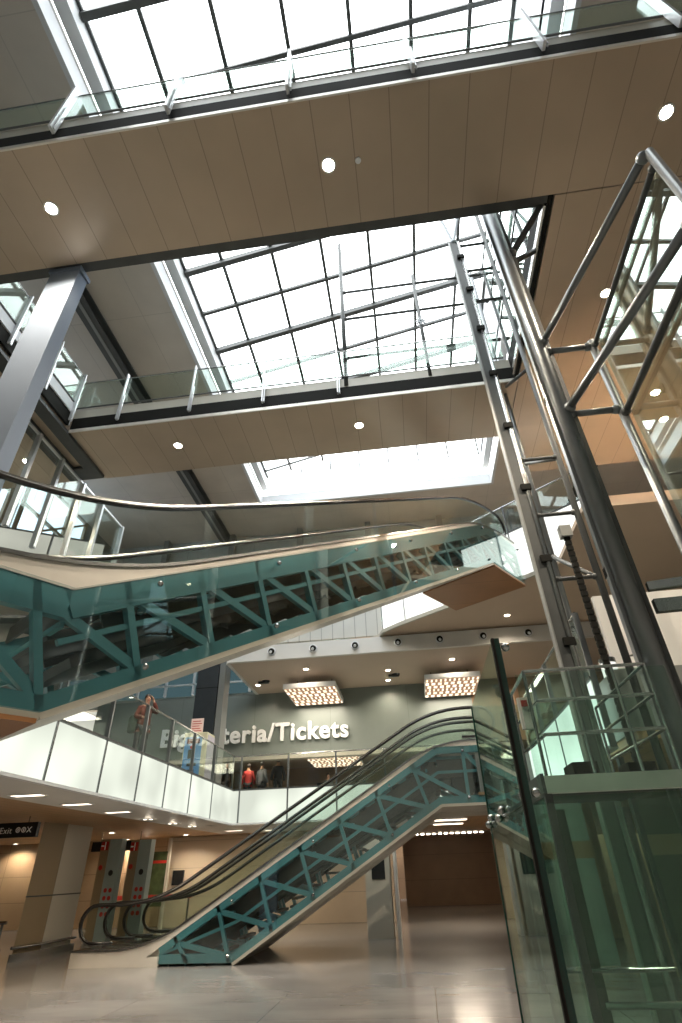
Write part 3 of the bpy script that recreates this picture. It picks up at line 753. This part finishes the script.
# right side white fittings
cy = thing('light_column', 'glowing white cylinder lamp standing behind the lift masts', 'lamp', (3.3, 9.0, 3.05))
MB().tube((0, 0, 0.05), (0, 0, 1.25), .12, 24).build('diffuser', 'lumcyl', cy, smooth=True)
MB().tube((0, 0, 1.25), (0, 0, 1.33), .13, 24).tube((0, 0, -.03), (0, 0, .05), .13, 24).build('end_cap', 'steel', cy)
wp = thing('white_wall_panel', 'large pale wall panel with bent steel pipes at the right of the lift', 'panel', (3.62, 9.6, 3.15))
MB().box(0, 4.5, 0, .1, 0, 2.6).build('sheet', 'white', wp)
m = MB()
for z in (.4, .9, 1.4): m.tube((.15, -.1, z), (.6, -.1, z+.05), .02); m.tube((.6, -.1, z+.05), (.6, -.1, z+.4), .02)
m.build('pipe', 'steel', wp)
for z, w_, l in ((4.02, .09, 'upper'), (3.8, .14, 'lower')):
    o = MB(); o.bar((2.62, 5.42, z), (6.5, 5.42-(.1 if z < 4 else .6), z+.05), .07, w_)
    tag(o.build('landing_beam', 'steel'), '%s steel landing beam reaching right from the thick mast' % l, 'beam')

# ------------------------------------------------------------------ lights
def light(kind, loc, energy, col, parent=None, size=.1, spot=None, rot=(0, 0, 0), blend=.6, sy=None):
    l = bpy.data.lights.new('lamp_light', kind); l.energy = energy; l.color = col
    if kind == 'AREA':
        l.size = size
        if sy: l.shape = 'RECTANGLE'; l.size_y = sy
    else: l.shadow_soft_size = size
    if kind == 'SPOT': l.spot_size = spot; l.spot_blend = blend
    o = bpy.data.objects.new('lamp_light', l); C.objects.link(o); o.location = loc; o.rotation_euler = rot
    if parent: o.parent = parent
    return o
WARM = (1, .85, .66)
def downlight(label, x, y, z, r=.085, power=60, lens='lens', grp=None):
    t = thing('recessed_downlight', label, 'downlight', (x, y, z), 0, grp)
    m = MB()
    n = 20
    ring = [[(rr*math.cos(2*PI*i/n), rr*math.sin(2*PI*i/n), zz) for i in range(n)] for rr, zz in ((r*1.35, -.002), (r*1.35, -.015), (r*1.05, -.018), (r*1.02, -.002))]
    m.loft(ring, cap=False, closed=True).build('trim_ring', 'alu', t)
    MB().tube((0, 0, -.012), (0, 0, -.002), r, 20).build('lens', lens, t)
    light('SPOT', (0, 0, -.03), power, WARM, t, .05, math.radians(150))
    return t
ord_ = ('left', 'middle', 'right')
for i, x in enumerate((-5.46, -.45, 5.05)): downlight('%s glowing downlight of three under the nearest bridge' % ord_[i], x, 4.1, 11.6, .095, 900, grp='bridge downlights')
for i, x in enumerate((-5.65, -.57)): downlight('%s glowing downlight of two under the second bridge' % ('left', 'right')[i], x, 10.52, 11.6, .1, 900, grp='bridge downlights')
downlight('glowing downlight under the upper left gallery', -10.15, 10.5, 11.62, .1, 120)
downlight('glowing downlight under the right gallery seen between the glass braces', 5.0, 7.35, 11.6, .09, 600)
downlight('glowing downlight under the right gallery, lower one near the frame edge', 7.7, 11.6, 11.6, .1, 600)
def P(u_, v_, X=None, Y=None, Z=None):
    """point where the sight line of a photo position meets a plane (used for surveying positions)"""
    F = 528.0; T = math.radians(34.19); Rr = math.radians(-2.04); Yw = math.radians(6.21)
    cx, cy_, cz = (u_-341)/F, -(v_-511.5)/F, -1
    cr, sr = math.cos(Rr), math.sin(Rr); x = cr*cx - sr*cy_; y = sr*cx + cr*cy_
    ct, st_ = math.cos(T), math.sin(T)
    wy = -st_*y - ct*cz; wz = ct*y - st_*cz
    cw_, sw = math.cos(Yw), math.sin(Yw); dx = cw_*x - sw*wy; dy = sw*x + cw_*wy; dz = wz
    t = X/dx if X is not None else (Y/dy if Y is not None else (Z-1.65)/dz)
    return (t*dx, t*dy, 1.65+t*dz)
# ticket hall and second level soffit downlights
for i, (px_, py_, z) in enumerate(((258,685,8.0),(306,669,8.0),(388,680,8.0),(452,659,8.0),(499,671,8.0),(507,615,8.6),(388,670,8.0))):
    p = P(px_, py_, Z=z)
    if p[1] > 23: continue
    downlight('small warm downlight in the ticket hall ceiling, %s' % ('above the left end of the sign','left of the first light box','between the light boxes','above the second light box','behind the lift glass','alone under the second level slab','beside the smoke detector')[i], p[0], p[1], z, .09, 70, 'lens_s', 'ticket hall downlights')
# spotlights on the white fascia
base = None
for i, x in enumerate((-4.7, -3.17, -1.65, -.12, 1.35, 2.86, 4.4)):
    if base is None:
        sp = thing('eyeball_spotlight', 'x', 'spotlight', (x, 18.28, 8.3), 0, 'spotlights on the white fascia')
        MB().tube((0, .0, 0), (0, -.05, 0), .15, 20).build('collar', 'alu', sp, smooth=False)
        MB().ball((0, -.06, -.01), .11, 16).build('eyeball', 'black', sp, smooth=True)
        MB().tube((0, -.13, -.05), (0, -.19, -.09), .05, 14).build('snout', 'alu', sp)
        base = sp
    else: sp = copy_tree(base)
    sp.location = (x, 18.28, 8.3)
    sp['label'] = 'black eyeball spotlight on white fascia, %s from the left' % ('first','second','third','fourth','fifth','sixth','seventh')[i]
# light boxes
def lightbox(label, x0, x1, y0, y1, z, h=.2, power=70):
    t = thing('light_box', label, 'light', ((x0+x1)/2, (y0+y1)/2, z), 0, 'perforated light boxes')
    w, d = (x1-x0)/2, (y1-y0)/2
    MB().box(-w, w, -d, d, .02, h).build('frame', 'alu', t)
    MB().box(-w+.04, w-.04, -d+.04, d-.04, 0, .02).build('diffuser', 'perf', t)
    for hx in (-w*.7, w*.7): MB().tube((hx, 0, h), (hx, 0, h+.45), .02).build('hanger', 'steel', t)
    light('AREA', (0, 0, -.05), power, (1, .88, .72), t, 2*w-.1, sy=2*d-.1)
    return t
lightbox('glowing perforated light box left of centre in the ticket hall', -4.6, -2.6, 19.8, 22.3, 7.35)
lightbox('glowing perforated light box at right of the ticket hall ceiling', .72, 2.75, 19.8, 22.3, 7.35)
lightbox('low glowing perforated light box deep inside the ticket office', -4.85, -2.4, 25.4, 28.5, 5.9, .1, 20)
# recessed strips under the left balcony
for i, (x, y) in enumerate(((-7.26, 10.4), (-7.26, 12.12), (-7.3, 14.05), (-6.85, 22.3), (-5.5, 22.8))):
    t = thing('recessed_strip_light', '%s recessed strip light under the first level balcony' % ('nearest', 'second', 'third', 'fourth', 'fifth')[i], 'light', (x, y, 3.0), 0, 'strip lights under the balcony')
    w, d = (.3, .1)
    MB().box(-w, w, -d, d, -.012, -.002).build('diffuser', 'strip', t)
    MB().box(-w-.03, w+.03, -d-.03, -d, -.015, 0).box(-w-.03, w+.03, d, d+.03, -.015, 0).box(-w-.03, -w, -d-.01, d+.01, -.015, 0).box(w, w+.03, -d-.01, d+.01, -.015, 0).build('frame', 'alu', t)
    light('AREA', (0, 0, -.03), 18, (1, .82, .6), t, .55, sy=.18)
for i, (x, y) in enumerate(((-7.5, 16.23), (-7.5, 18.0), (-7.4, 19.4))):
    t = thing('twin_spot_fitting', '%s twin spot fitting under the balcony towards the corner' % ('first', 'second', 'third')[i], 'light', (x, y, 3.0), 0, 'twin spots under the balcony')
    MB().box(-.2, .2, -.12, .12, -.01, -.002).build('plate', 'grey', t)
    [MB().tube((xx, 0, -.02), (xx, 0, -.008), .045, 12).build('bulb', 'lens_d', t) for xx in (-.09, .09)]
    light('POINT', (0, 0, -.15), 1.5, WARM, t)
# corridor strip lights
for i, y in enumerate((21.5, 23.6)):
    t = thing('corridor_strip_light', '%s strip light on the wood corridor ceiling' % ('nearer', 'farther')[i], 'light', (1.1, y, 3.0), 0, 'corridor strip lights')
    MB().box(-.55, .55, -.08, .08, -.03, -.0).build('diffuser', 'strip', t); MB().box(-.58, .58, -.1, .1, -.005, .02).build('frame', 'alu', t)
    light('AREA', (0, 0, -.06), 30, WARM, t, 1.0, sy=.2)
tk = thing('corridor_light_row', 'row of tiny warm lamps across the end of the corridor ceiling', 'light', (1.2, 30, 3.0))
m = MB()
for i in range(14): m.box(-2+i*.28, -1.85+i*.28, -.05, .05, -.05, -.01)
m.build('lamp', 'lens_s', tk)
MB().box(-2.1, 2.1, -.1, .1, -.012, .01).build('plate', 'grey', tk)
# ground ceiling downlights, some of them added as warm fill, and shop downlights
for i, (x, y) in enumerate(((-11, 21), (-14, 17), (-12.4, 25.1), (-17.4, 25.0), (-9.3, 23.8))):
    downlight('warm downlight in the wood ceiling %s' % ('added as fill beside the totems', 'added as fill left of the beige column', 'behind the totems', 'above the tan wall at far left', 'added as fill above the green poster')[i], x, y, 3.02, .1, 90, 'lens_s', 'ground level downlights')
for i, p_ in enumerate(((232,765),(268,766),(292,784),(330,770),(246,790),(318,790))):
    p = P(p_[0], p_[1], Z=5.5) if p_[1] < 775 else None
    if p and p[1] > 40: p = None
    x, y = (-7+i*1.9, 24.5+(i % 2)*2.2)
    downlight('ticket office downlight, %s from the left' % ('first','second','third','fourth','fifth','sixth')[i], x, y, 6.3, .08, 70, 'lens_s', 'ticket office downlights')

# ------------------------------------------------------------------ sign lettering
def text(name, body, loc, size, mat, rot, ext=.03, parent=None, off=.0, align='LEFT', sx=1):
    c = bpy.data.curves.new(name, 'FONT'); c.body = body; c.size = size; c.extrude = ext; c.offset = off; c.align_x = align; c.space_character = 1.1
    o = bpy.data.objects.new(name, c); C.objects.link(o); o.location = loc; o.rotation_euler = rot; o.scale = (sx, 1, 1)
    c.materials.append(M[mat])
    bpy.context.view_layer.update()
    dg = bpy.context.evaluated_depsgraph_get(); me = bpy.data.meshes.new_from_object(o.evaluated_get(dg))
    bpy.data.objects.remove(o); bpy.data.curves.remove(c)
    if not me.vertices: return None
    o = bpy.data.objects.new(name, me); C.objects.link(o); o.location = loc; o.rotation_euler = rot
    if parent: o.parent = parent
    return o
t = text('sign_lettering', 'Biglietteria/Tickets', (-10.35, 22.42, 6.08), .95, 'letter', (PI/2, 0, 0), .05, None, .024, sx=1.0)
tag(t, 'white raised letters reading Biglietteria/Tickets on the grey green wall', 'lettering')
bpy.context.view_layer.update()
t.scale = ((10.35-2.45)/max(v.co.x for v in t.data.vertices), 1, 1)

def hang_sign(label, x0, x1, y, z0, z1, body, tx, size, rz=0):
    s = thing('hanging_sign', label, 'sign', (x0, y, 0), rz)
    MB().box(0, x1-x0, 0, .12, z0, z1).build('panel', 'signblack', s)
    text('lettering', body, (tx, -.01, z0+.09), size, 'letter', (PI/2, 0, 0), .004, s)
    for hx in (.3, x1-x0-.3): MB().tube((hx, .06, z1), (hx, .06, 3.02), .015).build('hanger', 'steel', s)
    return s
s = hang_sign('black hanging sign reading Exit with round pictograms at far left', -13.6, -9.43, 14.2, 2.56, 2.88, 'Uscita/Exit', 2.6, .19)
pn = children(s)[0]
for k in range(2):
    m = MB(); n = 16
    rr = lambda q, z_: [(3.68+k*.15+q*math.cos(2*PI*i/n), z_, 2.72+q*math.sin(2*PI*i/n)) for i in range(n)]
    m.loft([rr(.062, -.012), rr(.062, -.004), rr(.04, -.004), rr(.04, -.012)], cap=False, closed=True)
    m.box(3.665+k*.15, 3.695+k*.15, -.012, -.004, 2.69, 2.75)
    m.build('pictogram', 'letter', pn)
m = MB(); m.bar((3.92, -.008, 2.66), (4.03, -.008, 2.78), .008, .025, (0, 1, 0)); m.bar((4.03, -.008, 2.66), (3.92, -.008, 2.78), .008, .025, (0, 1, 0)); m.build('pictogram', 'letter', pn)
hang_sign('black hanging sign behind the totems', -11.6, -9.55, 20.9, 2.45, 2.74, '', .2, .2)

# ------------------------------------------------------------------ ground level things at left
cl = thing('clad_column', 'broad beige clad column with steel bumper rail at the left', 'column')
MB().prism([(-10.44, 16.0), (-10.27, 16.93), (-10.6, 17.2), (-11.1, 17.2)], 0, 3.02).build('shaded_cladding', 'columntan', cl)  # shade of this face is put into its darker colour
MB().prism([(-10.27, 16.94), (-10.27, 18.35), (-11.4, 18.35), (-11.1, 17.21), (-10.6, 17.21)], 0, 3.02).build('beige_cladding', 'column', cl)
m = MB()
for a, b in (((-10.43, 15.98), (-10.26, 16.93)), ((-10.26, 16.93), (-10.26, 18.36))): m.bar((*a, 1.32), (*b, 1.32), .02, .03)
m.build('joint_line', 'darksteel', cl)
m = MB()
for a, b in (((-10.4, 15.85), (-10.18, 16.9)), ((-10.18, 16.9), (-10.18, 18.42))): m.tube((*a, .28), (*b, .28), .035); m.bar((*a, .08), (*b, .08), .03, .16)
m.build('bumper_rail', 'steel', cl)

def totem(label, x, y, h):
    t = thing('information_totem', label, 'totem', (x, y, 0), math.radians(-8), 'totems beside the column')
    MB().box(0, .44, 0, .25, 0, h).build('body', 'totem', t)
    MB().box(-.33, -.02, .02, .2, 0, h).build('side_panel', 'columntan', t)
    MB().box(-.31, -.05, -.0, .02, h-.3, h-.06).build('red_badge', 'redpaint', t)
    MB().box(-.3, -.2, -.015, .0, h-.2, h-.16).box(-.17, -.14, -.015, 0, h-.29, h-.07).build('badge_mark', 'letter', t)
    m = MB()
    for r_ in range(4):
        for c_ in range(2):
            cx_, cz_ = .14+c_*.17, 1.35-r_*.2
            m.tube((cx_, -.004, cz_), (cx_, -.012, cz_), .06, 14)
    m.build('red_symbols', 'redpaint', t)
    MB().tube((.22, -.004, 1.8), (.22, -.014, 1.8), .08, 16).build('dark_symbol', 'signblack', t)
    MB().tube((-.2, 0.02, 1.95), (-.2, 0.0, 1.95), .07, 14).build('red_dot', 'redpaint', t)
    MB().box(-.36, .47, -.03, .28, 0, .06).build('plinth', 'steel', t)
    return t
totem('pale blue grey totem with red symbols right beside the beige column', -10.1, 19.3, 2.72)
totem('pale blue grey totem with red symbols, second from the beige column', -9.18, 19.5, 2.68)
sh = thing('shop_front', 'shop window with dark green posters and red signs behind the totems', 'shop', (-11.15, 24.4, 0))
MB().box(0, .95, 0, .08, .7, 2.5).build('green_poster', 'green', sh)
MB().box(-.5, -.12, -.02, .05, 1.9, 2.2).box(-.5, -.12, -.02, .05, .95, 1.15).build('red_panel', 'redpaint', sh)
MB().box(-.5, -.12, -.01, .05, 1.15, 1.9).build('white_panel', 'paper', sh)
MB().box(-.08, -.04, -.05, 0, 0, 2.9).build('light_edge', 'strip', sh)
MB().box(0, .95, -.02, 0, 2.1, 2.2).build('red_stripe', 'redpaint', sh)
MB().box(.95, 1.05, -.03, .1, 0, 2.95).box(-.6, -.52, -.03, .1, 0, 2.95).build('frame', 'column', sh)
# red barrier rail
br = thing('red_barrier', 'low red barrier rail between the totems and the shop', 'barrier', (-11.6, 21.6, 0))
MB().box(0, 3.6, 0, .06, 1.02, 1.14).build('rail', 'redpaint', br)
for x in (.1, 1.8, 3.5): MB().tube((x, .03, 0), (x, .03, 1.02), .03).build('post', 'steel', br)
# steel queue railing at far left
q = thing('steel_railing', 'low steel railing at the far left of the ground floor', 'railing', (-14.3, 15.7, 0))
for z in (.25, .8): MB().tube((0, 0, z), (3.7, 0, z), .035).build('rail', 'steel', q)
for x in (0, 1.8, 3.6): MB().tube((x, 0, 0), (x, 0, .8), .03).build('post', 'steel', q)
# dark wall unit on the beige wall, pillar by the corridor
tag(MB().box(-10.1, -9.65, 24.9, 25.0, 1.35, 1.85).build('wall_box', 'signblack'), 'small dark box fixed to the beige wall behind the low escalators', 'box')
pc = thing('corridor_pillar', 'grey beige pillar with a dark opening at the left of the corridor', 'pillar', (-1.75, 19.2, 0))
MB().box(0, .75, 0, .7, 0, 3.0).build('cladding', 'column', pc)
MB().box(.2, .6, -.02, 0, 1.4, 1.95).build('dark_panel', 'signblack', pc)
MB().box(.86, .95, 0, .7, 0, 3.0).build('white_edge', 'white', pc)

# corner column behind the kiosk
cc = thing('dark_column', 'tall dark grey clad column at the balcony corner', 'column', (-7.75, 19.15, 0))
MB().box(0, .8, 0, .8, F1, 8.6).build('cladding', pbr('anthracite_cladding', (.045, .055, .065), .3, metal=.3, noise=.1), cc)
MB().box(.82, 1.04, .1, .7, 3.0, 8.6).build('steel_edge', 'midgrey', cc)
for z in (5.5, 7.4): MB().box(-.01, .81, -.01, .81, z, z+.02).build('joint', 'black', cc)

# ticket kiosk
ki = thing('ticket_kiosk', 'blue and cream ticket machine with notice on top at the balcony corner', 'kiosk', (-7.28, 17.5, F1), math.radians(0))
MB().box(0, .78, 0, .7, 0, 1.5).build('cabinet', 'kcream', ki, bevel=.02)
MB().box(.05, .62, -.02, 0, .1, 1.36).build('front_panel', 'blue', ki)
MB().box(.14, .55, -.035, -.02, 1.16, 1.3).build('display', 'screen', ki)
MB().box(.2, .34, -.03, -.02, .72, .98).box(.2, .5, -.03, -.02, .5, .58).box(.22, .45, -.03, -.02, .15, .4).build('slots', 'signblack', ki)
MB().box(.78, .8, .05, .65, .1, 1.42).build('side_panel', 'lilac', ki)
MB().tube((.3, -.03, 1.05), (.3, -.02, 1.05), .05).build('button', 'redpaint', ki)
MB().box(.1, .52, .2, .22, 1.52, 1.98).build('notice', 'paper', ki)
m = MB()
for i in range(5): m.box(.15, .47-.04*(i % 3), .19, .2, 1.58+i*.075, 1.6+i*.075)
m.build('notice_lines', 'redpaint', ki)

# ------------------------------------------------------------------ people
def skinned(name, verts, edges, radii, mat, parent, sub=1):
    me = bpy.data.meshes.new(name); me.from_pydata(verts, edges, []); me.update()
    o = bpy.data.objects.new(name, me); C.objects.link(o)
    sm = o.modifiers.new('skin', 'SKIN'); sm.use_smooth_shade = True
    for i, v in enumerate(me.skin_vertices[0].data):
        rr = radii[i]; v.radius = rr if isinstance(rr, tuple) else (rr, rr); v.use_root = (i == 0)
    o.modifiers.new('sub', 'SUBSURF').levels = sub; o.modifiers['sub'].render_levels = sub
    bpy.context.view_layer.update()
    dg = bpy.context.evaluated_depsgraph_get()
    nm = bpy.data.meshes.new_from_object(o.evaluated_get(dg)); nm.name = name
    o.modifiers.clear(); o.data = nm; bpy.data.meshes.remove(me)
    nm.materials.clear(); nm.materials.append(M[mat])
    for p in nm.polygons: p.use_smooth = True
    o.parent = parent; return o

def person(label, loc, rz, top, trousers, h=1.72, armL=None, armR=None, lean=0., step=.0, bag=False):
    r = thing('person', label, 'person', loc, rz, None)
    k = h/1.75
    def S(p): return (p[0]*k, (p[1]-lean*max(0, p[2]-.9))*k, p[2]*k)
    # default arms: elbow, wrist
    aL = armL or ((-.27, .02, 1.12), (-.27, -.1, .88)); aR = armR or ((.27, .02, 1.12), (.27, -.06, .88))
    V = [(0,0,.95),(0,0,1.15),(0,0,1.38),(0,0,1.50),(0,-.01,1.58),(0,-.02,1.66),(0,-.01,1.73),
         (-.17,0,1.40),aL[0],aL[1],(.17,0,1.40),aR[0],aR[1],
         (-.1,0,.88),(-.11,-step,.5),(-.11,-step*1.2+.02,.09),(-.11,-step*1.2-.13,.04),
         (.1,0,.88),(.11,step*.6,.5),(.11,step*1.5,.09),(.11,step*1.5-.13,.04)]
    E = [(0,1),(1,2),(2,3),(3,4),(4,5),(5,6),(2,7),(7,8),(8,9),(2,10),(10,11),(11,12),(0,13),(13,14),(14,15),(15,16),(0,17),(17,18),(18,19),(19,20)]
    Rd = [(.15,.1),(.13,.09),(.16,.1),.055,.07,.085,.06,.06,.043,.028,.06,.043,.028,.09,.06,.042,.035,.09,.06,.042,.035]
    # hands: palm and five fingers
    for wi, el, sg in ((9, 8, -1), (12, 11, 1)):
        w = Vector(V[wi]); d = (w-Vector(V[el])).normalized(); side = Vector((0, 1, 0)) if abs(d.y) < .8 else Vector((1, 0, 0))
        side = (side - d*side.dot(d)).normalized(); pi_ = len(V); V.append(tuple(w+d*.07)); E.append((wi, pi_)); Rd.append((.035, .02))
        for f, (o_, ln) in enumerate(((-.028, .075), (-.01, .085), (.01, .08), (.027, .062))):
            a_ = len(V); V.append(tuple(w+d*.09+side*o_)); V.append(tuple(w+d*(.09+ln*.6)+side*o_+Vector((-sg*.012, 0, 0)))); E.append((pi_, a_)); E.append((a_, a_+1)); Rd += [.009, .008]
        a_ = len(V); V.append(tuple(w+d*.035-side*.045)); V.append(tuple(w+d*.08-side*.06)); E += [(pi_, a_), (a_, a_+1)]; Rd += [.01, .009]
    Rk = [tuple(q*k for q in x) if isinstance(x, tuple) else x*k for x in Rd]
    bd = skinned('body', [S(p) for p in V], E, Rk, 'skin', r)
    # jacket
    JV = [V[0], V[1], V[2], (0, 0, 1.46), V[7], V[8], tuple(Vector(V[8]).lerp(Vector(V[9]), .92)), V[10], V[11], tuple(Vector(V[11]).lerp(Vector(V[12]), .92)), (0, 0, .84)]
    JE = [(0,1),(1,2),(2,3),(2,4),(4,5),(5,6),(2,7),(7,8),(8,9),(0,10)]
    JR = [(.19,.135),(.175,.125),(.2,.13),.075,.088,.066,.05,.088,.066,.05,(.19,.135)]
    skinned('jacket', [S(p) for p in JV], JE, [tuple(q*k for q in x) if isinstance(x, tuple) else x*k for x in JR], top, r)
    TV = [(0,0,.93), V[13], V[14], tuple(Vector(V[15])+Vector((0,0,.03))), V[17], V[18], tuple(Vector(V[19])+Vector((0,0,.03)))]
    skinned('trousers', [S(p) for p in TV], [(0,1),(1,2),(2,3),(0,4),(4,5),(5,6)], [(.165*k,.12*k)]+[x*k for x in (.105,.075,.062,.105,.075,.062)], trousers, r)
    for f in (15, 19):
        a, b = Vector(S(V[f])), Vector(S(V[f+1]))
        m = MB(); m.box(a.x-.045, a.x+.045, a.y-.2, a.y+.07, 0, .085); m.build('shoe', 'signblack', r, bevel=.02)
    hd = Vector(S((0, .005, 1.685)))
    m = MB(); bmesh.ops.create_uvsphere(m.bm, u_segments=14, v_segments=10, radius=1, matrix=Matrix.Translation(hd) @ Matrix.Diagonal((.092*k, .105*k, .1*k, 1)))
    bmesh.ops.delete(m.bm, geom=[v for v in m.bm.verts if v.co.y < hd.y-.035*k and v.co.z < hd.z+.03*k], context='VERTS')
    m.build('hair', 'hair', r, smooth=True)
    f = MB(); fy = hd.y-.115*k
    f.tube((0, fy, hd.z-.03*k), (0, fy-.02, hd.z-.055*k), .012, 8, .016)
    f.build('nose', 'skin', bd); f = MB(); f.ball((-.032*k, fy+.012, hd.z-.02*k), .01, 8).ball((.032*k, fy+.012, hd.z-.02*k), .01, 8); f.build('eyes', 'hair', bd)
    MB().box(-.022, .022, fy+.004, fy+.016, hd.z-.095*k, hd.z-.085*k).build('mouth', 'redpaint', bd)
    if bag:
        MB().box(-.34, -.16, -.02, .26, .78, 1.2).build('shoulder_bag', 'bag', r, bevel=.05)
    return r
pm = P(148, 697, X=-6.95)
person('person in a rust orange jacket on the phone at the left balcony', (-6.95, pm[1], F1), math.radians(40), 'orange', 'darkcloth', 1.72,
       armR=((.3, -.12, 1.28), (.12, -.16, 1.58)), armL=((-.26, -.08, 1.15), (-.1, -.28, 1.12)), lean=.08, bag=True)
person('person in a bright red coat on the far balcony', (-7.2, 24.9, F1), math.radians(190), 'red', 'darkcloth', 1.66)
person('person in a grey coat close beside the one in red', (-6.65, 25.1, F1), math.radians(150), 'greycloth', 'darkcloth', 1.74)
person('person in dark clothes just right of the dark corner column', (-8.05, 24.4, F1), math.radians(20), 'darkcloth', 'darkcloth', 1.72, step=.12)
person('person in black clothes standing alone on the far balcony', (-5.8, 24.6, F1), math.radians(200), 'darkcloth', 'darkcloth', 1.76)
person('person in dark clothes deep in the ticket office, partly behind the escalator rails', (-4.3, 29.2, F1), math.radians(10), 'greycloth', 'darkcloth', 1.7)

# ticket counter in the office
ct = thing('ticket_counter', 'long ticket counter with glazed front deep behind the far balcony', 'counter', (-6.0, 29.8, F1))
MB().box(0, 7, 0, .6, 0, 1.0).build('counter_body', 'brownwall', ct)
MB().box(-.05, 7.05, -.08, .65, 1.0, 1.05).build('counter_top', 'cream', ct)
for x in (1, 3, 5): MB().box(x, x+.5, .2, .26, 1.1, 1.42).build('monitor', 'signblack', ct)
# smoke detectors
for i, (a, b, z, l) in enumerate(((266, 681, 8.0, 'near the left end of the sign'), (396, 674, 8.0, 'between the two light boxes'))):
    p = P(a, b, Z=z); o = MB(); o.tube((p[0], p[1], z-.08), (p[0], p[1], z), .13, 16, .16); o.box(p[0]-.3, p[0]+.1, p[1]-.06, p[1]+.06, z-.1, z-.02)
    tag(o.build('ceiling_projector', 'signblack'), 'dark ceiling mounted projector lamp %s' % l, 'projector')
p = P(358, 160, Z=11.6); tag(MB().tube((p[0], p[1], 11.57), (p[0], p[1], 11.6), .05, 16).build('smoke_detector', 'alu'), 'small round smoke detector under the nearest bridge', 'detector')

# ------------------------------------------------------------------ world and camera
w = bpy.data.worlds.new('world'); bpy.context.scene.world = w; w.use_nodes = True
nt = w.node_tree; nt.nodes.clear(); out = nt.nodes.new('ShaderNodeOutputWorld'); bg = nt.nodes.new('ShaderNodeBackground')
bg.inputs[0].default_value = (1, .985, .96, 1); bg.inputs[1].default_value = 3.6; nt.links.new(bg.outputs[0], out.inputs[0])
# portal over the skylight guides the sky light
pl = bpy.data.lights.new('sky_portal', 'AREA'); pl.shape = 'RECTANGLE'; pl.size = 10.9; pl.size_y = 20.5; pl.cycles.is_portal = True
po = bpy.data.objects.new('sky_portal', pl); C.objects.link(po); po.location = (-.6, 10.25, 18.0)

cam = bpy.data.cameras.new('camera'); co = bpy.data.objects.new('camera', cam); C.objects.link(co)
cam.sensor_fit = 'VERTICAL'; cam.sensor_height = 36; cam.sensor_width = 24; cam.lens = 528.0/1023*36; cam.clip_start = .05; cam.clip_end = 300
T, Rr, Yw = math.radians(34.19), math.radians(-2.04), math.radians(6.21)
Rz = Matrix.Rotation(Yw, 3, 'Z')
A = Matrix(((1, 0, 0), (0, -math.sin(T), math.cos(T)), (0, -math.cos(T), -math.sin(T))))
cy2, sy2 = math.cos(Yw), math.sin(Yw)
Rw = Matrix(((cy2, sy2, 0), (-sy2, cy2, 0), (0, 0, 1)))
cr, sr = math.cos(Rr), math.sin(Rr); Q = Matrix(((cr, sr, 0), (-sr, cr, 0), (0, 0, 1)))
mm = (Q @ A @ Rw).transposed().to_4x4(); mm.translation = (0, 0, 1.65)
co.matrix_world = mm
sc = bpy.context.scene; sc.camera = co
sc.view_settings.view_transform = 'Standard'; sc.view_settings.look = 'None'; sc.view_settings.gamma = 1; sc.view_settings.exposure = .92
sc.view_settings.use_curve_mapping = False
sc.cycles.max_bounces = 8; sc.cycles.transparent_max_bounces = 32; sc.cycles.sample_clamp_indirect = 6
sc.cycles.caustics_reflective = False; sc.cycles.caustics_refractive = False
